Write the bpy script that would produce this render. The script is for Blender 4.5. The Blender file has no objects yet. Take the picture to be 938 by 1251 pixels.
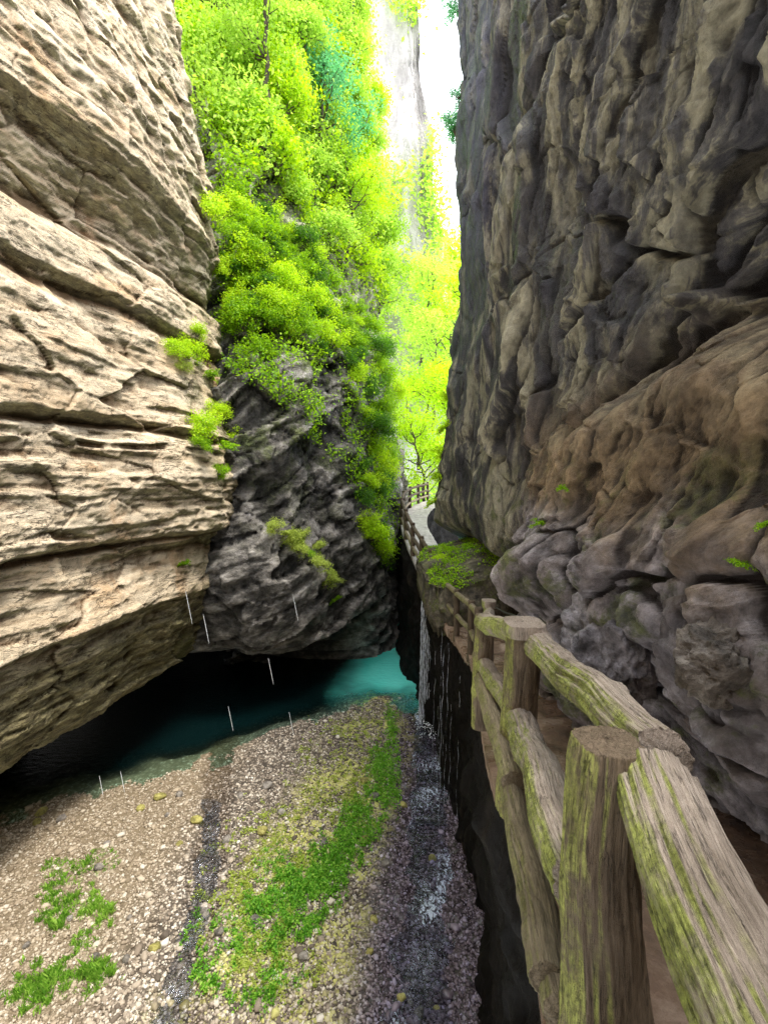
import bpy, math, random
import numpy as np
from mathutils import Vector, Matrix
random.seed(7)
RNG = np.random.default_rng(11)
C = bpy.context.scene.collection
R = math.radians
# ------------------------------------------------------------------ camera model (photo frame 938 x 1251)
F = 560.0
PITCH = R(4.0)
CP, SP = math.cos(PITCH), math.sin(PITCH)
BED = -7.2
def at(px, py, y):
    """world point seen at photo position (px,py), y metres in front of the camera"""
    u = (px - 469.0) / F; v = (625.5 - py) / F
    d = np.array([u, CP + SP * v, -SP + CP * v])
    return d * (y / d[1])
def proj(P):
    P = np.asarray(P, dtype=np.float64)
    fw = P[..., 1] * CP - P[..., 2] * SP
    up = P[..., 1] * SP + P[..., 2] * CP
    fw = np.where(np.abs(fw) < 1e-4, 1e-4, fw)
    return 469 + F * P[..., 0] / fw, 625.5 - F * up / fw, fw
# ------------------------------------------------------------------ noise
_perm = np.random.default_rng(3).permutation(512).astype(np.int64) % 256
_perm = np.concatenate([_perm, _perm, _perm])
_g = np.random.default_rng(5).normal(size=(256, 3)); _g /= np.linalg.norm(_g, axis=1)[:, None]
_g = _g.astype(np.float32)
def perlin(x, y, z):
    x, y, z = np.broadcast_arrays(np.asarray(x, np.float32), np.asarray(y, np.float32), np.asarray(z, np.float32))
    xi = np.floor(x).astype(np.int64); yi = np.floor(y).astype(np.int64); zi = np.floor(z).astype(np.int64)
    xf = x - xi; yf = y - yi; zf = z - zi
    u = xf*xf*xf*(xf*(xf*6-15)+10); v = yf*yf*yf*(yf*(yf*6-15)+10); w = zf*zf*zf*(zf*(zf*6-15)+10)
    xi &= 255; yi &= 255; zi &= 255
    def gr(a, b, c):
        h = _perm[_perm[_perm[(xi + a) & 255] + ((yi + b) & 255)] + ((zi + c) & 255)]
        g = _g[h]
        return g[..., 0]*(xf-a) + g[..., 1]*(yf-b) + g[..., 2]*(zf-c)
    l = lambda a, b, t: a + (b - a) * t
    return 1.5 * l(l(l(gr(0,0,0), gr(1,0,0), u), l(gr(0,1,0), gr(1,1,0), u), v),
             l(l(gr(0,0,1), gr(1,0,1), u), l(gr(0,1,1), gr(1,1,1), u), v), w)
def fbm(x, y, z, o=4, gain=.5, lac=2.03):
    s = 0; a = 1.0; f = 1.0
    for k in range(o):
        s = s + a * perlin(x*f + 17.3*k, y*f - 9.1*k, z*f + 5.7*k); a *= gain; f *= lac
    return s
def ridged(x, y, z, o=4, gain=.5):
    s = 0; a = 1.0; f = 1.0
    for k in range(o):
        s = s + a * (1 - 2*np.abs(perlin(x*f + 7.3*k, y*f - 3.1*k, z*f + 2.7*k))); a *= gain; f *= 2.1
    return s
def worley(x, y):
    """2-D cells: returns F1, F2-F1 and a random value per cell"""
    x = np.asarray(x, np.float64); y = np.asarray(y, np.float64)
    xi = np.floor(x).astype(np.int64); yi = np.floor(y).astype(np.int64)
    f1 = np.full(x.shape, 9.0); f2 = np.full(x.shape, 9.0); cv = np.zeros(x.shape)
    for a in (-1, 0, 1):
        for b in (-1, 0, 1):
            h = _perm[_perm[(xi + a) & 255] + ((yi + b) & 255)]
            h2 = _perm[h + 97]; h3 = _perm[h2 + 31]
            d = np.hypot(xi + a + .1 + .8*h/255. - x, yi + b + .1 + .8*h2/255. - y)
            m = d < f1
            f2 = np.where(m, f1, np.minimum(f2, d)); cv = np.where(m, h3/255., cv); f1 = np.where(m, d, f1)
    return f1, f2 - f1, cv
def facets(x, y, tilt=.5):
    """flat broken faces: every cell is a tilted plane; returns offset and edge distance"""
    x = np.asarray(x, np.float64); y = np.asarray(y, np.float64)
    xi = np.floor(x).astype(np.int64); yi = np.floor(y).astype(np.int64)
    f1 = np.full(x.shape, 9.0); f2 = np.full(x.shape, 9.0); pl = np.zeros(x.shape)
    for a in (-1, 0, 1):
        for b in (-1, 0, 1):
            h = _perm[_perm[(xi + a) & 255] + ((yi + b) & 255)]
            h2 = _perm[h + 97]; h3 = _perm[h2 + 31]; h4 = _perm[h3 + 57]; h5 = _perm[h4 + 11]
            ox = xi + a + .1 + .8*h/255. - x; oy = yi + b + .1 + .8*h2/255. - y
            d = np.hypot(ox, oy); m = d < f1
            f2 = np.where(m, f1, np.minimum(f2, d))
            pl = np.where(m, (h3/255.-.5) + tilt*2*((h4/255.-.5)*ox + (h5/255.-.5)*oy), pl); f1 = np.where(m, d, f1)
    return pl, f2 - f1
def sstep(a, b, x):
    t = np.clip((x - a) / (b - a), 0, 1); return t*t*(3-2*t)
# ------------------------------------------------------------------ mesh helpers
def mesh_np(name, V, Fq, mat=None, smooth=True, attr=None, parent=None):
    """V (n,3); Fq (m,k) with constant k"""
    V = np.ascontiguousarray(V, dtype=np.float32); Fq = np.ascontiguousarray(Fq, dtype=np.int32)
    me = bpy.data.meshes.new(name)
    me.vertices.add(len(V)); me.vertices.foreach_set('co', V.ravel())
    k = Fq.shape[1]
    me.loops.add(Fq.size); me.loops.foreach_set('vertex_index', Fq.ravel())
    me.polygons.add(len(Fq)); me.polygons.foreach_set('loop_start', np.arange(0, Fq.size, k, dtype=np.int32))
    me.polygons.foreach_set('use_smooth', np.full(len(Fq), smooth, dtype=bool))
    if attr:
        for an, av in attr.items():
            av = np.ascontiguousarray(av, dtype=np.float32)
            if av.ndim == 2:
                a = me.attributes.new(an, 'FLOAT_VECTOR', 'POINT'); a.data.foreach_set('vector', av.ravel())
            else:
                a = me.attributes.new(an, 'FLOAT', 'POINT'); a.data.foreach_set('value', av.ravel())
    me.update(calc_edges=True); me.validate()
    o = bpy.data.objects.new(name, me); C.objects.link(o)
    if mat: me.materials.append(mat)
    if parent: o.parent = parent
    return o
def gridfaces(n, m, wrap=False):
    i = np.arange(n - 1)[:, None]
    j = np.arange(m if wrap else m - 1)[None, :]
    j2 = (j + 1) % m
    a = i*m + j; b = (i+1)*m + j; c = (i+1)*m + j2; d = i*m + j2
    return np.stack([a, b, c, d], -1).reshape(-1, 4)
def empty(name, loc):
    o = bpy.data.objects.new(name, None); o.empty_display_size = .2; o.location = loc; C.objects.link(o); return o
def tag(o, label=None, cat=None, group=None, kind=None):
    if label: o['label'] = label
    if cat: o['category'] = cat
    if group: o['group'] = group
    if kind: o['kind'] = kind
    return o
def spline(pts, n=600):
    P = np.array(pts, float); 
    Q = [2*P[0]-P[1]] + list(P) + [2*P[-1]-P[-2]]
    out = []
    for k in range(1, len(Q)-2):
        t = np.linspace(0, 1, 40, endpoint=False)[:, None]
        a, b, c, d = Q[k-1], Q[k], Q[k+1], Q[k+2]
        out.append(.5*((2*b) + (-a+c)*t + (2*a-5*b+4*c-d)*t*t + (-a+3*b-3*c+d)*t**3))
    out = np.concatenate(out + [P[-1][None]])
    L = np.concatenate([[0], np.cumsum(np.linalg.norm(np.diff(out, axis=0), axis=1))])
    return out, L
def vis_sample(curve, L, n, near=2.0, power=1.0):
    """arclength samples, denser where the curve is near the camera"""
    d = np.maximum(np.linalg.norm(curve, axis=1), near)
    w = 1/d**power
    w = np.where(curve[:, 1] < 0.5, w*.12, w)
    cum = np.concatenate([[0], np.cumsum((w[1:]+w[:-1])/2*np.diff(L))])
    return np.interp(np.linspace(0, cum[-1], n), cum, L)
class Sheet:
    def __init__(s, name, plan, n, m, zlo, zhi, disp, side, mat, near=2.0, zpow=1.0, lab=None):
        cv, L = spline(plan)
        S = vis_sample(cv, L, n, near)
        bx = np.interp(S, L, cv[:, 0]); by = np.interp(S, L, cv[:, 1])
        tx = np.gradient(cv[:, 0], L); ty = np.gradient(cv[:, 1], L)
        k = np.ones(41)/41
        pad = lambda q: np.convolve(np.pad(q, 20, mode='edge'), k, 'valid')
        tx, ty = pad(tx), pad(ty)
        tx = np.interp(S, L, tx); ty = np.interp(S, L, ty)
        ln = np.hypot(tx, ty); tx /= ln; ty /= ln
        nx, ny = (ty, -tx) if side > 0 else (-ty, tx)
        t = np.linspace(0, 1, m)
        lo = zlo(by) if callable(zlo) else np.full(n, zlo)
        hi = zhi(bx, by) if callable(zhi) else np.full(n, zhi)
        Z = lo[:, None] + (hi - lo)[:, None]*t[None, :]
        SS = np.repeat(S[:, None], m, 1); X = np.repeat(bx[:, None], m, 1); Y = np.repeat(by[:, None], m, 1)
        D, dz = disp(SS, Z, X, Y)
        s.V = np.stack([X + nx[:, None]*D, Y + ny[:, None]*D, Z + dz], -1)
        s.n, s.m = n, m
        s.N = np.stack([np.repeat(nx[:, None], m, 1), np.repeat(ny[:, None], m, 1), np.zeros((n, m))], -1)
        def box(q, r):
            for ax in (0, 1):
                c = np.cumsum(np.pad(q, [(r+1, r) if a == ax else (0, 0) for a in (0, 1)], mode='edge'), axis=ax)
                q = (np.take(c, np.arange(2*r+1, c.shape[ax]), ax) - np.take(c, np.arange(0, c.shape[ax]-2*r-1), ax))/(2*r+1)
            return q
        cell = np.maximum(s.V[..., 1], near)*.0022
        cav = np.clip((D - box(D, 5))/(cell*5)*.9, -1, 1)*.6 + np.clip((D - box(D, 16))/(cell*16)*.9, -1, 1)*.55  # hollows negative, edges positive; drives the relief shading painted into rock colours
        Fq = gridfaces(n, m)
        if side < 0: Fq = Fq[:, ::-1]
        s.o = mesh_np(name, s.V.reshape(-1, 3), Fq, mat, attr={'cav': cav.ravel()})
        s.px, s.py, s.fw = proj(s.V)
        s.vis = s.fw > .3
    def pick(s, px, py):
        e = (s.px - px)**2 + (s.py - py)**2
        e = np.where(s.vis, e, 1e12)
        c = np.argsort(e, axis=None)[:30]
        c = c[np.argmin(s.fw.ravel()[c])]
        return s.V.reshape(-1, 3)[c], s.N.reshape(-1, 3)[c]
# ------------------------------------------------------------------ material helpers
class NT:
    def __init__(s, name):
        s.m = bpy.data.materials.new(name); s.m.use_nodes = True
        s.t = s.m.node_tree; s.t.nodes.clear()
        s.out = s.t.nodes.new('ShaderNodeOutputMaterial')
    def n(s, typ, **kw):
        x = s.t.nodes.new(typ)
        for k, v in kw.items():
            if k == 'ins':
                for a, b in v.items(): s.set(x, a, b)
            else: setattr(x, k, v)
        return x
    def set(s, node, key, val):
        sock = node.inputs[key]
        if isinstance(val, bpy.types.NodeSocket): s.t.links.new(val, sock)
        elif isinstance(val, (tuple, list)) and len(val) == 3 and sock.type == 'RGBA': sock.default_value = (*val, 1)
        else: sock.default_value = val
    def pos(s): return s.n('ShaderNodeNewGeometry').outputs['Position']
    def map(s, vec, scale):
        return s.n('ShaderNodeVectorMath', operation='MULTIPLY', ins={0: vec, 1: scale}).outputs[0]
    def noise(s, vec, scale=1, detail=6, rough=.6, dist=0):
        return s.n('ShaderNodeTexNoise', ins={'Vector': vec, 'Scale': scale, 'Detail': detail, 'Roughness': rough, 'Distortion': dist}).outputs['Fac']
    def ramp(s, fac, stops, interp='LINEAR'):
        r = s.n('ShaderNodeValToRGB'); r.color_ramp.interpolation = interp
        e = r.color_ramp.elements
        while len(e) < len(stops): e.new(.5)
        for k, (p, c) in enumerate(stops):
            e[k].position = p; e[k].color = (*c, 1) if len(c) == 3 else c
        s.set(r, 0, fac); return r.outputs[0]
    def f(s, fac, a, b, lo=0., hi=1.):
        return s.n('ShaderNodeMapRange', interpolation_type='SMOOTHSTEP', ins={0: fac, 1: a, 2: b, 3: lo, 4: hi}).outputs[0]
    def math(s, op, a, b=0.): return s.n('ShaderNodeMath', operation=op, ins={0: a, 1: b}).outputs[0]
    def mix(s, fac, a, b, mode='MIX'):
        x = s.n('ShaderNodeMix', data_type='RGBA', blend_type=mode)
        s.set(x, 0, fac); s.set(x, 6, a); s.set(x, 7, b); return x.outputs[2]
    def normal(s):
        return s.n('ShaderNodeSeparateXYZ', ins={0: s.n('ShaderNodeNewGeometry').outputs['Normal']}).outputs
    def bump(s, h, dist=.02, strength=1., nrm=None):
        ins = {'Height': h, 'Distance': dist, 'Strength': strength}
        if nrm is not None: ins['Normal'] = nrm
        return s.n('ShaderNodeBump', ins=ins).outputs[0]
    def principled(s, col, rough=.8, nrm=None, **kw):
        b = s.n('ShaderNodeBsdfPrincipled'); s.set(b, 'Base Color', col); s.set(b, 'Roughness', rough)
        if nrm is not None: s.set(b, 'Normal', nrm)
        for k, v in kw.items(): s.set(b, k.replace('_', ' '), v)
        s.t.links.new(b.outputs[0], s.out.inputs[0]); return b

def rock_left():
    k = NT('layered_limestone'); p = k.pos(); nx, ny, nz = k.normal()
    band = k.noise(k.map(p, (.25, .25, 2.6)), 1.0, 8, .62, .6)
    big = k.noise(p, .35, 5, .6)
    col = k.ramp(band, [(.22, (.52, .40, .27)), (.36, (.72, .59, .43)), (.50, (.84, .73, .57)), (.68, (.89, .80, .66)), (.85, (.92, .86, .76))])
    warm = k.noise(k.map(p, (.35, .35, 1.0)), 1.3, 5, .65)
    col = k.mix(k.f(warm, .52, .70), col, (.72, .54, .36))
    grey = k.noise(k.map(p, (.7, .7, 1.4)), .9, 6, .65)
    col = k.mix(k.f(grey, .50, .70, 0, .4), col, (.68, .62, .52))
    sn = k.noise(k.map(p, (1.6, 1.6, .22)), 1.3, 7, .66, .7)
    col = k.mix(k.f(sn, .53, .68, 0, .55), col, (.42, .36, .28))
    so = k.noise(k.map(p, (.9, .9, .5)), .8, 6, .65, .5)
    col = k.mix(k.f(so, .56, .68, 0, .6), col, (.66, .43, .25))
    col = k.mix(1., col, (.97, .915, .835), 'MULTIPLY')
    # mossy olive tone with underside shade painted in, on down-facing faces and undercut
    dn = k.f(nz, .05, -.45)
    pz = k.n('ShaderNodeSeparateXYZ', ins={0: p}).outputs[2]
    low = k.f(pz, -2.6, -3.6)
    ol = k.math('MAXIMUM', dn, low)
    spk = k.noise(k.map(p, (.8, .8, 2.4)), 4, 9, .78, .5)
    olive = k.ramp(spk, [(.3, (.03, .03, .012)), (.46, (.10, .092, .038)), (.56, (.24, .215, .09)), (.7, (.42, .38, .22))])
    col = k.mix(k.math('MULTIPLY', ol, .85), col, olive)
    # moss towards the end of the buttress
    py = k.n('ShaderNodeSeparateXYZ', ins={0: p}).outputs[1]
    far = k.f(py, 10.5, 14.5)
    mossn = k.f(k.noise(p, 1.6, 6, .7), .46, .60)
    col = k.mix(k.math('MULTIPLY', k.math('MULTIPLY', far, mossn), .65), col, k.ramp(spk, [(.35, (.04, .06, .01)), (.6, (.20, .24, .05))]))
    fine = k.noise(k.map(p, (1.2, 1.2, 4)), 4, 12, .78)
    lin = k.noise(k.map(p, (.9, .9, 5.5)), 1.6, 7, .62, .8)
    ck = k.math('MULTIPLY', k.f(k.math('ABSOLUTE', k.math('SUBTRACT', lin, .5)), .018, .0), k.f(k.noise(p, 1.1, 4, .6), .42, .58))
    col = k.mix(k.math('MULTIPLY', ck, .75), col, (.12, .085, .055))
    fine = k.math('SUBTRACT', fine, k.math('MULTIPLY', ck, .25))
    col = k.mix(.8, col, k.ramp(fine, [(.26, (.50, .46, .42)), (.38, (.95, .94, .93)), (.7, (1.1, 1.08, 1.06))]), 'MULTIPLY')
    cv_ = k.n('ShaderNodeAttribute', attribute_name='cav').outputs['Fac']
    col = k.mix(1., col, k.ramp(k.f(cv_, -.55, .55), [(.0, (0.3, 0.24, 0.19)), (.45, (1, 1, 1)), (.62, (1, 1, 1)), (1., (1.12, 1.12, 1.12))]), 'MULTIPLY')  # relief shading painted in: hollows darker, edges a little paler
    b1 = k.bump(fine, .09, 1.0)
    b2 = k.bump(k.noise(p, 14, 9, .7), .02, .8, b1)
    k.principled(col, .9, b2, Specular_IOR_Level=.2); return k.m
def rock_dark():
    k = NT('wet_dark_rock'); p = k.pos(); nx, ny, nz = k.normal()
    a = k.noise(k.map(p, (1, 1, 1.6)), .9, 8, .68, .4)
    col = k.ramp(a, [(.3, (.012, .011, .010)), (.44, (.075, .069, .063)), (.54, (.24, .22, .20)), (.68, (.50, .47, .45))])
    g = k.noise(p, 1.1, 6, .7)
    pz = k.n('ShaderNodeSeparateXYZ', ins={0: p}).outputs[2]
    hi = k.f(pz, -3.5, 3.0)
    col = k.mix(k.f(pz, 3.5, 8.), col, k.mix(a, (.34, .36, .16), (.62, .58, .50)))
    col = k.mix(k.math('MULTIPLY', k.f(g, .45, .6), k.math('MULTIPLY', hi, .85)), col, k.ramp(k.noise(p, 7, 5, .7), [(.35, (.02, .03, .006)), (.6, (.10, .13, .025))]))
    fine = k.noise(k.map(p, (1, 1, 1.7)), 4, 9, .75)
    col = k.mix(.7, col, k.ramp(fine, [(.3, (.3, .3, .3)), (.7, (1.25, 1.25, 1.25))]), 'MULTIPLY')
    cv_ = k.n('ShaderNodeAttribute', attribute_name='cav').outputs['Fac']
    col = k.mix(1., col, k.ramp(k.f(cv_, -.55, .55), [(.0, (0.22, 0.22, 0.22)), (.45, (1, 1, 1)), (.62, (1, 1, 1)), (1., (1.9, 1.9, 1.9))]), 'MULTIPLY')  # crevice shade put into the colour, edges brightened for contrast
    b1 = k.bump(k.noise(p, 16, 9, .76), .06, 1., k.bump(fine, .2, 1.0))
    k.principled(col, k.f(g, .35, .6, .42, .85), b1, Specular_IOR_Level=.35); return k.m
def rock_right():
    k = NT('stained_gorge_rock'); p = k.pos(); nx, ny, nz = k.normal()
    sp = k.n('ShaderNodeSeparateXYZ', ins={0: p}).outputs
    dg = k.n('ShaderNodeMapping', ins={'Vector': p, 'Rotation': (.42, 0, 0), 'Scale': (1.2, 1.15, .42)}).outputs[0]
    st = k.noise(dg, 1.25, 10, .70, .9)
    col = k.ramp(st, [(.34, (.022, .021, .021)), (.43, (.075, .070, .070)), (.485, (.15, .138, .118)), (.53, (.40, .365, .245)), (.72, (.54, .50, .36))])
    blot = k.noise(k.map(p, (1, 1, .6)), .55, 5, .6, .5)
    col = k.mix(k.f(k.math('ADD', blot, k.math('MULTIPLY', k.noise(p, 4, 6, .7), .14)), .555, .635, .0, .88), col, (.050, .046, .052))
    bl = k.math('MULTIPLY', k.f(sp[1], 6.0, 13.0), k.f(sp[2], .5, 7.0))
    col = k.mix(k.math('MULTIPLY', bl, .55), col, (.12, .125, .21))  # bluish haze and glare painted onto the far upper wall
    col = k.mix(1., col, (.63, .625, .645), 'MULTIPLY')
    # brown earthy lower bulge
    lown = k.math('ADD', sp[2], k.math('MULTIPLY', k.noise(p, .8, 4, .6), 1.6))
    near = k.f(sp[1], 8.0, 5.0)
    lo = k.math('MULTIPLY', k.f(lown, 2.2, .9), near)
    br = k.noise(p, 1.6, 8, .68, .3)
    brown = k.ramp(br, [(.3, (.05, .037, .024)), (.43, (.16, .115, .07)), (.56, (.34, .25, .15)), (.75, (.50, .41, .27))])
    brown = k.mix(1., brown, (.78, .74, .70), 'MULTIPLY')
    col = k.mix(lo, col, brown)
    # pale mauve flowstone and moss low down
    lo2 = k.math('MULTIPLY', k.f(k.math('ADD', sp[2], k.math('MULTIPLY', k.noise(p, 1.4, 4, .6), .8)), .35, -.15), near)
    pal = k.ramp(k.noise(p, 3.2, 8, .72), [(.35, (.06, .055, .062)), (.5, (.21, .195, .215)), (.65, (.50, .47, .52))])
    col = k.mix(k.math('MULTIPLY', lo2, .75), col, pal)
    ms = k.f(k.noise(p, 2.1, 7, .72), .52, .62)
    mz = k.f(sp[2], .5, -.5)
    col = k.mix(k.math('MULTIPLY', k.math('MULTIPLY', ms, mz), .75), col, k.ramp(k.noise(p, 14, 5, .7), [(.35, (.025, .035, .008)), (.6, (.12, .14, .03))]))
    fine = k.noise(k.map(p, (1, 1, .8)), 6, 12, .78)
    col = k.mix(.75, col, k.ramp(fine, [(.32, (.28, .28, .28)), (.5, (.95, .95, .95)), (.66, (1.4, 1.4, 1.4))]), 'MULTIPLY')
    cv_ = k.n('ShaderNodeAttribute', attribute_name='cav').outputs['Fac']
    col = k.mix(1., col, k.ramp(k.f(cv_, -.55, .55), [(.0, (0.16, 0.14, 0.13)), (.45, (1, 1, 1)), (.62, (1, 1, 1)), (1., (1.6, 1.6, 1.6))]), 'MULTIPLY')  # painted crevice shade with damp hollows, edges lifted to deepen the relief
    b1 = k.bump(fine, .13, 1.0); b2 = k.bump(k.noise(p, 26, 8, .75), .025, 1., b1)
    k.principled(col, k.f(blot, .4, .6, .8, .45), b2, Specular_IOR_Level=.4); return k.m
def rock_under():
    k = NT('dripping_dark_rock'); p = k.pos()
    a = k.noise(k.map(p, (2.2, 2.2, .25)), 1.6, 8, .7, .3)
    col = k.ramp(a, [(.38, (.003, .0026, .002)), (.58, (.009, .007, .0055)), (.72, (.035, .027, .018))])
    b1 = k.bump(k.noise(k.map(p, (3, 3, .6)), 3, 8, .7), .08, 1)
    k.principled(col, .8, b1, Specular_IOR_Level=.15); return k.m
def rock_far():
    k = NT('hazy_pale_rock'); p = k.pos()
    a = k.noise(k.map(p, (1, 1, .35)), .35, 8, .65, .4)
    col = k.ramp(a, [(.3, (.34, .31, .30)), (.5, (.54, .50, .485)), (.7, (.66, .62, .60))])  # distance haze painted in as a pale rock colour
    b1 = k.bump(k.noise(p, 1.2, 8, .7), .5, 1)
    k.principled(col, .95, b1); return k.m
def leaf_mat(name, dark, mid, light, trans, spec=.25):
    k = NT(name)
    rnd = k.n('ShaderNodeNewGeometry').outputs['Random Per Island']
    oi = k.n('ShaderNodeObjectInfo').outputs['Random']
    f = k.math('ADD', k.math('MULTIPLY', rnd, .75), k.math('MULTIPLY', oi, .25))
    col = k.ramp(f, [(.05, dark), (.45, mid), (.95, light)])
    d = k.n('ShaderNodeBsdfPrincipled'); k.set(d, 'Base Color', col); k.set(d, 'Roughness', .55); k.set(d, 'Specular IOR Level', spec)
    t = k.n('ShaderNodeBsdfTranslucent'); k.set(t, 'Color', k.mix(.45, col, trans))
    m = k.n('ShaderNodeMixShader'); k.set(m, 0, .45); k.t.links.new(d.outputs[0], m.inputs[1]); k.t.links.new(t.outputs[0], m.inputs[2])
    k.t.links.new(m.outputs[0], k.out.inputs[0]); return k.m
def wood_mat(name, old, weath, moss, mossk=1.0, sc=1.0):
    k = NT(name); p = k.pos(); nx, ny, nz = k.normal()
    lc = k.n('ShaderNodeAttribute', attribute_name='lc').outputs['Vector']
    fib = k.noise(k.map(lc, (110*sc, 110*sc, 7*sc)), 1, 9, .72, 1.2)
    fib2 = k.noise(k.map(lc, (170*sc, 170*sc, 9*sc)), 1, 5, .6)
    pat = k.noise(p, 7, 6, .65)
    base = k.ramp(fib, [(.24, tuple(c*.6 for c in old)), (.42, tuple(.5*(a+b) for a, b in zip(old, weath))), (.58, weath), (.8, tuple(min(1, c*1.2) for c in weath))])
    side = k.math('ADD', k.math('MULTIPLY', nx, -1.0), k.math('MULTIPLY', nz, -.35))
    side = k.math('ADD', side, k.math('MULTIPLY', ny, .35))
    ds = k.f(k.math('ADD', k.math('MULTIPLY', nz, 1.0), k.math('MULTIPLY', nx, -.9)), -.25, .45, .34, 1.)
    base = k.mix(1., base, k.n('ShaderNodeCombineColor', ins={0: ds, 1: ds, 2: ds}).outputs[0], 'MULTIPLY') if False else base
    crk = k.noise(k.map(lc, (70*sc, 70*sc, 2.2*sc)), 1, 4, .6, .4)
    ck = k.f(k.math('ABSOLUTE', k.math('SUBTRACT', crk, .5)),   .0, .017)
    mm = k.math('MULTIPLY', k.f(side, .0, .65), k.f(k.math('ADD', k.math('MULTIPLY', pat, .7), k.math('MULTIPLY', fib, .4)), .40, .60))
    mcol = k.ramp(k.noise(p, 55, 5, .7), [(.3, tuple(c*.22 for c in moss)), (.5, moss), (.7, tuple(min(1, c*1.6) for c in moss))])
    col = k.mix(k.math('MULTIPLY', mm, mossk), base, mcol)
    col = k.mix(.6, col, k.ramp(k.noise(p, 4, 5, .6), [(.35, (.45, .43, .40)), (.6, (1.1, 1.1, 1.1))]), 'MULTIPLY')
    col = k.mix(k.math('MULTIPLY', k.math('SUBTRACT', 1., ck), k.f(pat, .40, .62, .12, .75)), col, (.05, .038, .028))
    h = k.math('ADD', k.math('ADD', fib, k.math('MULTIPLY', ck, .5)), k.math('MULTIPLY', fib2, .35))
    b1 = k.bump(h, .014, 1.0); b2 = k.bump(k.noise(p, 60, 5, .7), .004, .8, b1)
    k.principled(col, .82, b2, Specular_IOR_Level=.3); return k.m

M = {}
M['left'] = rock_left(); M['dark'] = rock_dark(); M['right'] = rock_right(); M['under'] = rock_under(); M['far'] = rock_far()
M['leaf'] = leaf_mat('shrub_leaves', (.06, .15, .008), (.20, .42, .008), (.42, .66, .015), (.5, .8, .0))
M['leafdark'] = leaf_mat('deep_green_leaves', (.015, .05, .008), (.05, .14, .012), (.12, .30, .015), (.2, .5, .0))
M['leafbright'] = leaf_mat('sunlit_leaves', (.24, .44, .01), (.46, .70, .012), (.66, .86, .04), (.7, .95, .0))  # sunlit brightness put into the leaf colour
M['leafhaze'] = leaf_mat('hazy_leaves', (.30, .52, .05), (.46, .72, .07), (.62, .84, .14), (.7, .92, .1))  # haze painted in as a paler leaf colour
M['leafblue'] = leaf_mat('blue_green_leaves', (.05, .22, .10), (.12, .42, .18), (.22, .55, .25), (.2, .7, .2))
M['cover'] = leaf_mat('ground_cover_leaves', (.03, .12, .012), (.16, .44, .03), (.46, .70, .10), (.35, .75, .05))
M['grassblade'] = leaf_mat('grass_blades', (.08, .20, .02), (.26, .50, .05), (.50, .68, .14), (.4, .75, .1))
M['coverpale'] = leaf_mat('yellow_green_leaves', (.20, .28, .04), (.40, .50, .07), (.55, .62, .16), (.5, .6, .05))
M['mossleaf'] = leaf_mat('moss', (.09, .22, .01), (.28, .52, .015), (.52, .76, .04), (.5, .8, .0))
M['wood'] = wood_mat('weathered_log', (.20, .15, .115), (.47, .39, .33), (.31, .34, .085))
M['postwood'] = wood_mat('mossy_log_post', (.10, .07, .045), (.24, .18, .125), (.36, .38, .095), 1.0)
M['oldwood'] = wood_mat('old_pole', (.12, .09, .06), (.36, .29, .20), (.22, .23, .06), .7)
M['farwood'] = wood_mat('dark_rail_wood', (.05, .035, .022), (.14, .10, .07), (.1, .1, .04), .3)
def simple(name, c1, c2, sc, rough=.8, bd=.01, bsc=20, **kw):
    k = NT(name); p = k.pos()
    col = k.ramp(k.noise(p, sc, 7, .68), [(.32, c1), (.68, c2)])
    k.principled(col, rough, k.bump(k.noise(p, bsc, 7, .7), bd, 1), **kw); return k.m
M['bark'] = simple('bark', (.03, .022, .015), (.13, .10, .07), 6)
M['endgrain'] = simple('cut_log_end', (.20, .18, .17), (.46, .43, .41), 14, .85, .012, 26)
M['cable'] = simple('dark_cable', (.01, .01, .01), (.03, .03, .03), 8, .5)
# walkway: wet brown stone
def walk_mat():
    k = NT('wet_path_stone'); p = k.pos()
    a = k.noise(p, 2.2, 8, .7, .3)
    col = k.ramp(a, [(.3, (.06, .04, .03)), (.48, (.19, .12, .08)), (.65, (.40, .30, .23))])
    w = k.noise(p, 1.7, 4, .6)
    k.principled(col, k.f(w, .42, .58, .12, .75), k.bump(k.noise(p, 14, 8, .72), .02, 1), Specular_IOR_Level=.5); return k.m
M['walk'] = walk_mat()
M['farwalk'] = simple('pale_path_stone', (.26, .23, .21), (.50, .46, .43), 3, .6, .02, 9)

# ------------------------------------------------------------------ strata tables
def layer_table(zmin, zmax, tmin, tmax, amp, seed):
    r = np.random.default_rng(seed); z = zmin; zs = []; vs = []
    while z < zmax:
        t = r.uniform(tmin, tmax)*(.5 if r.random() < .4 else 1); v = r.normal()*amp
        zs += [z + .02*t, z + .93*t]; vs += [v, v + amp*.35*r.random()]   # each bed creeps outward upward, then a sharp step
        z += t
    return np.array(zs), np.array(vs)
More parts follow.
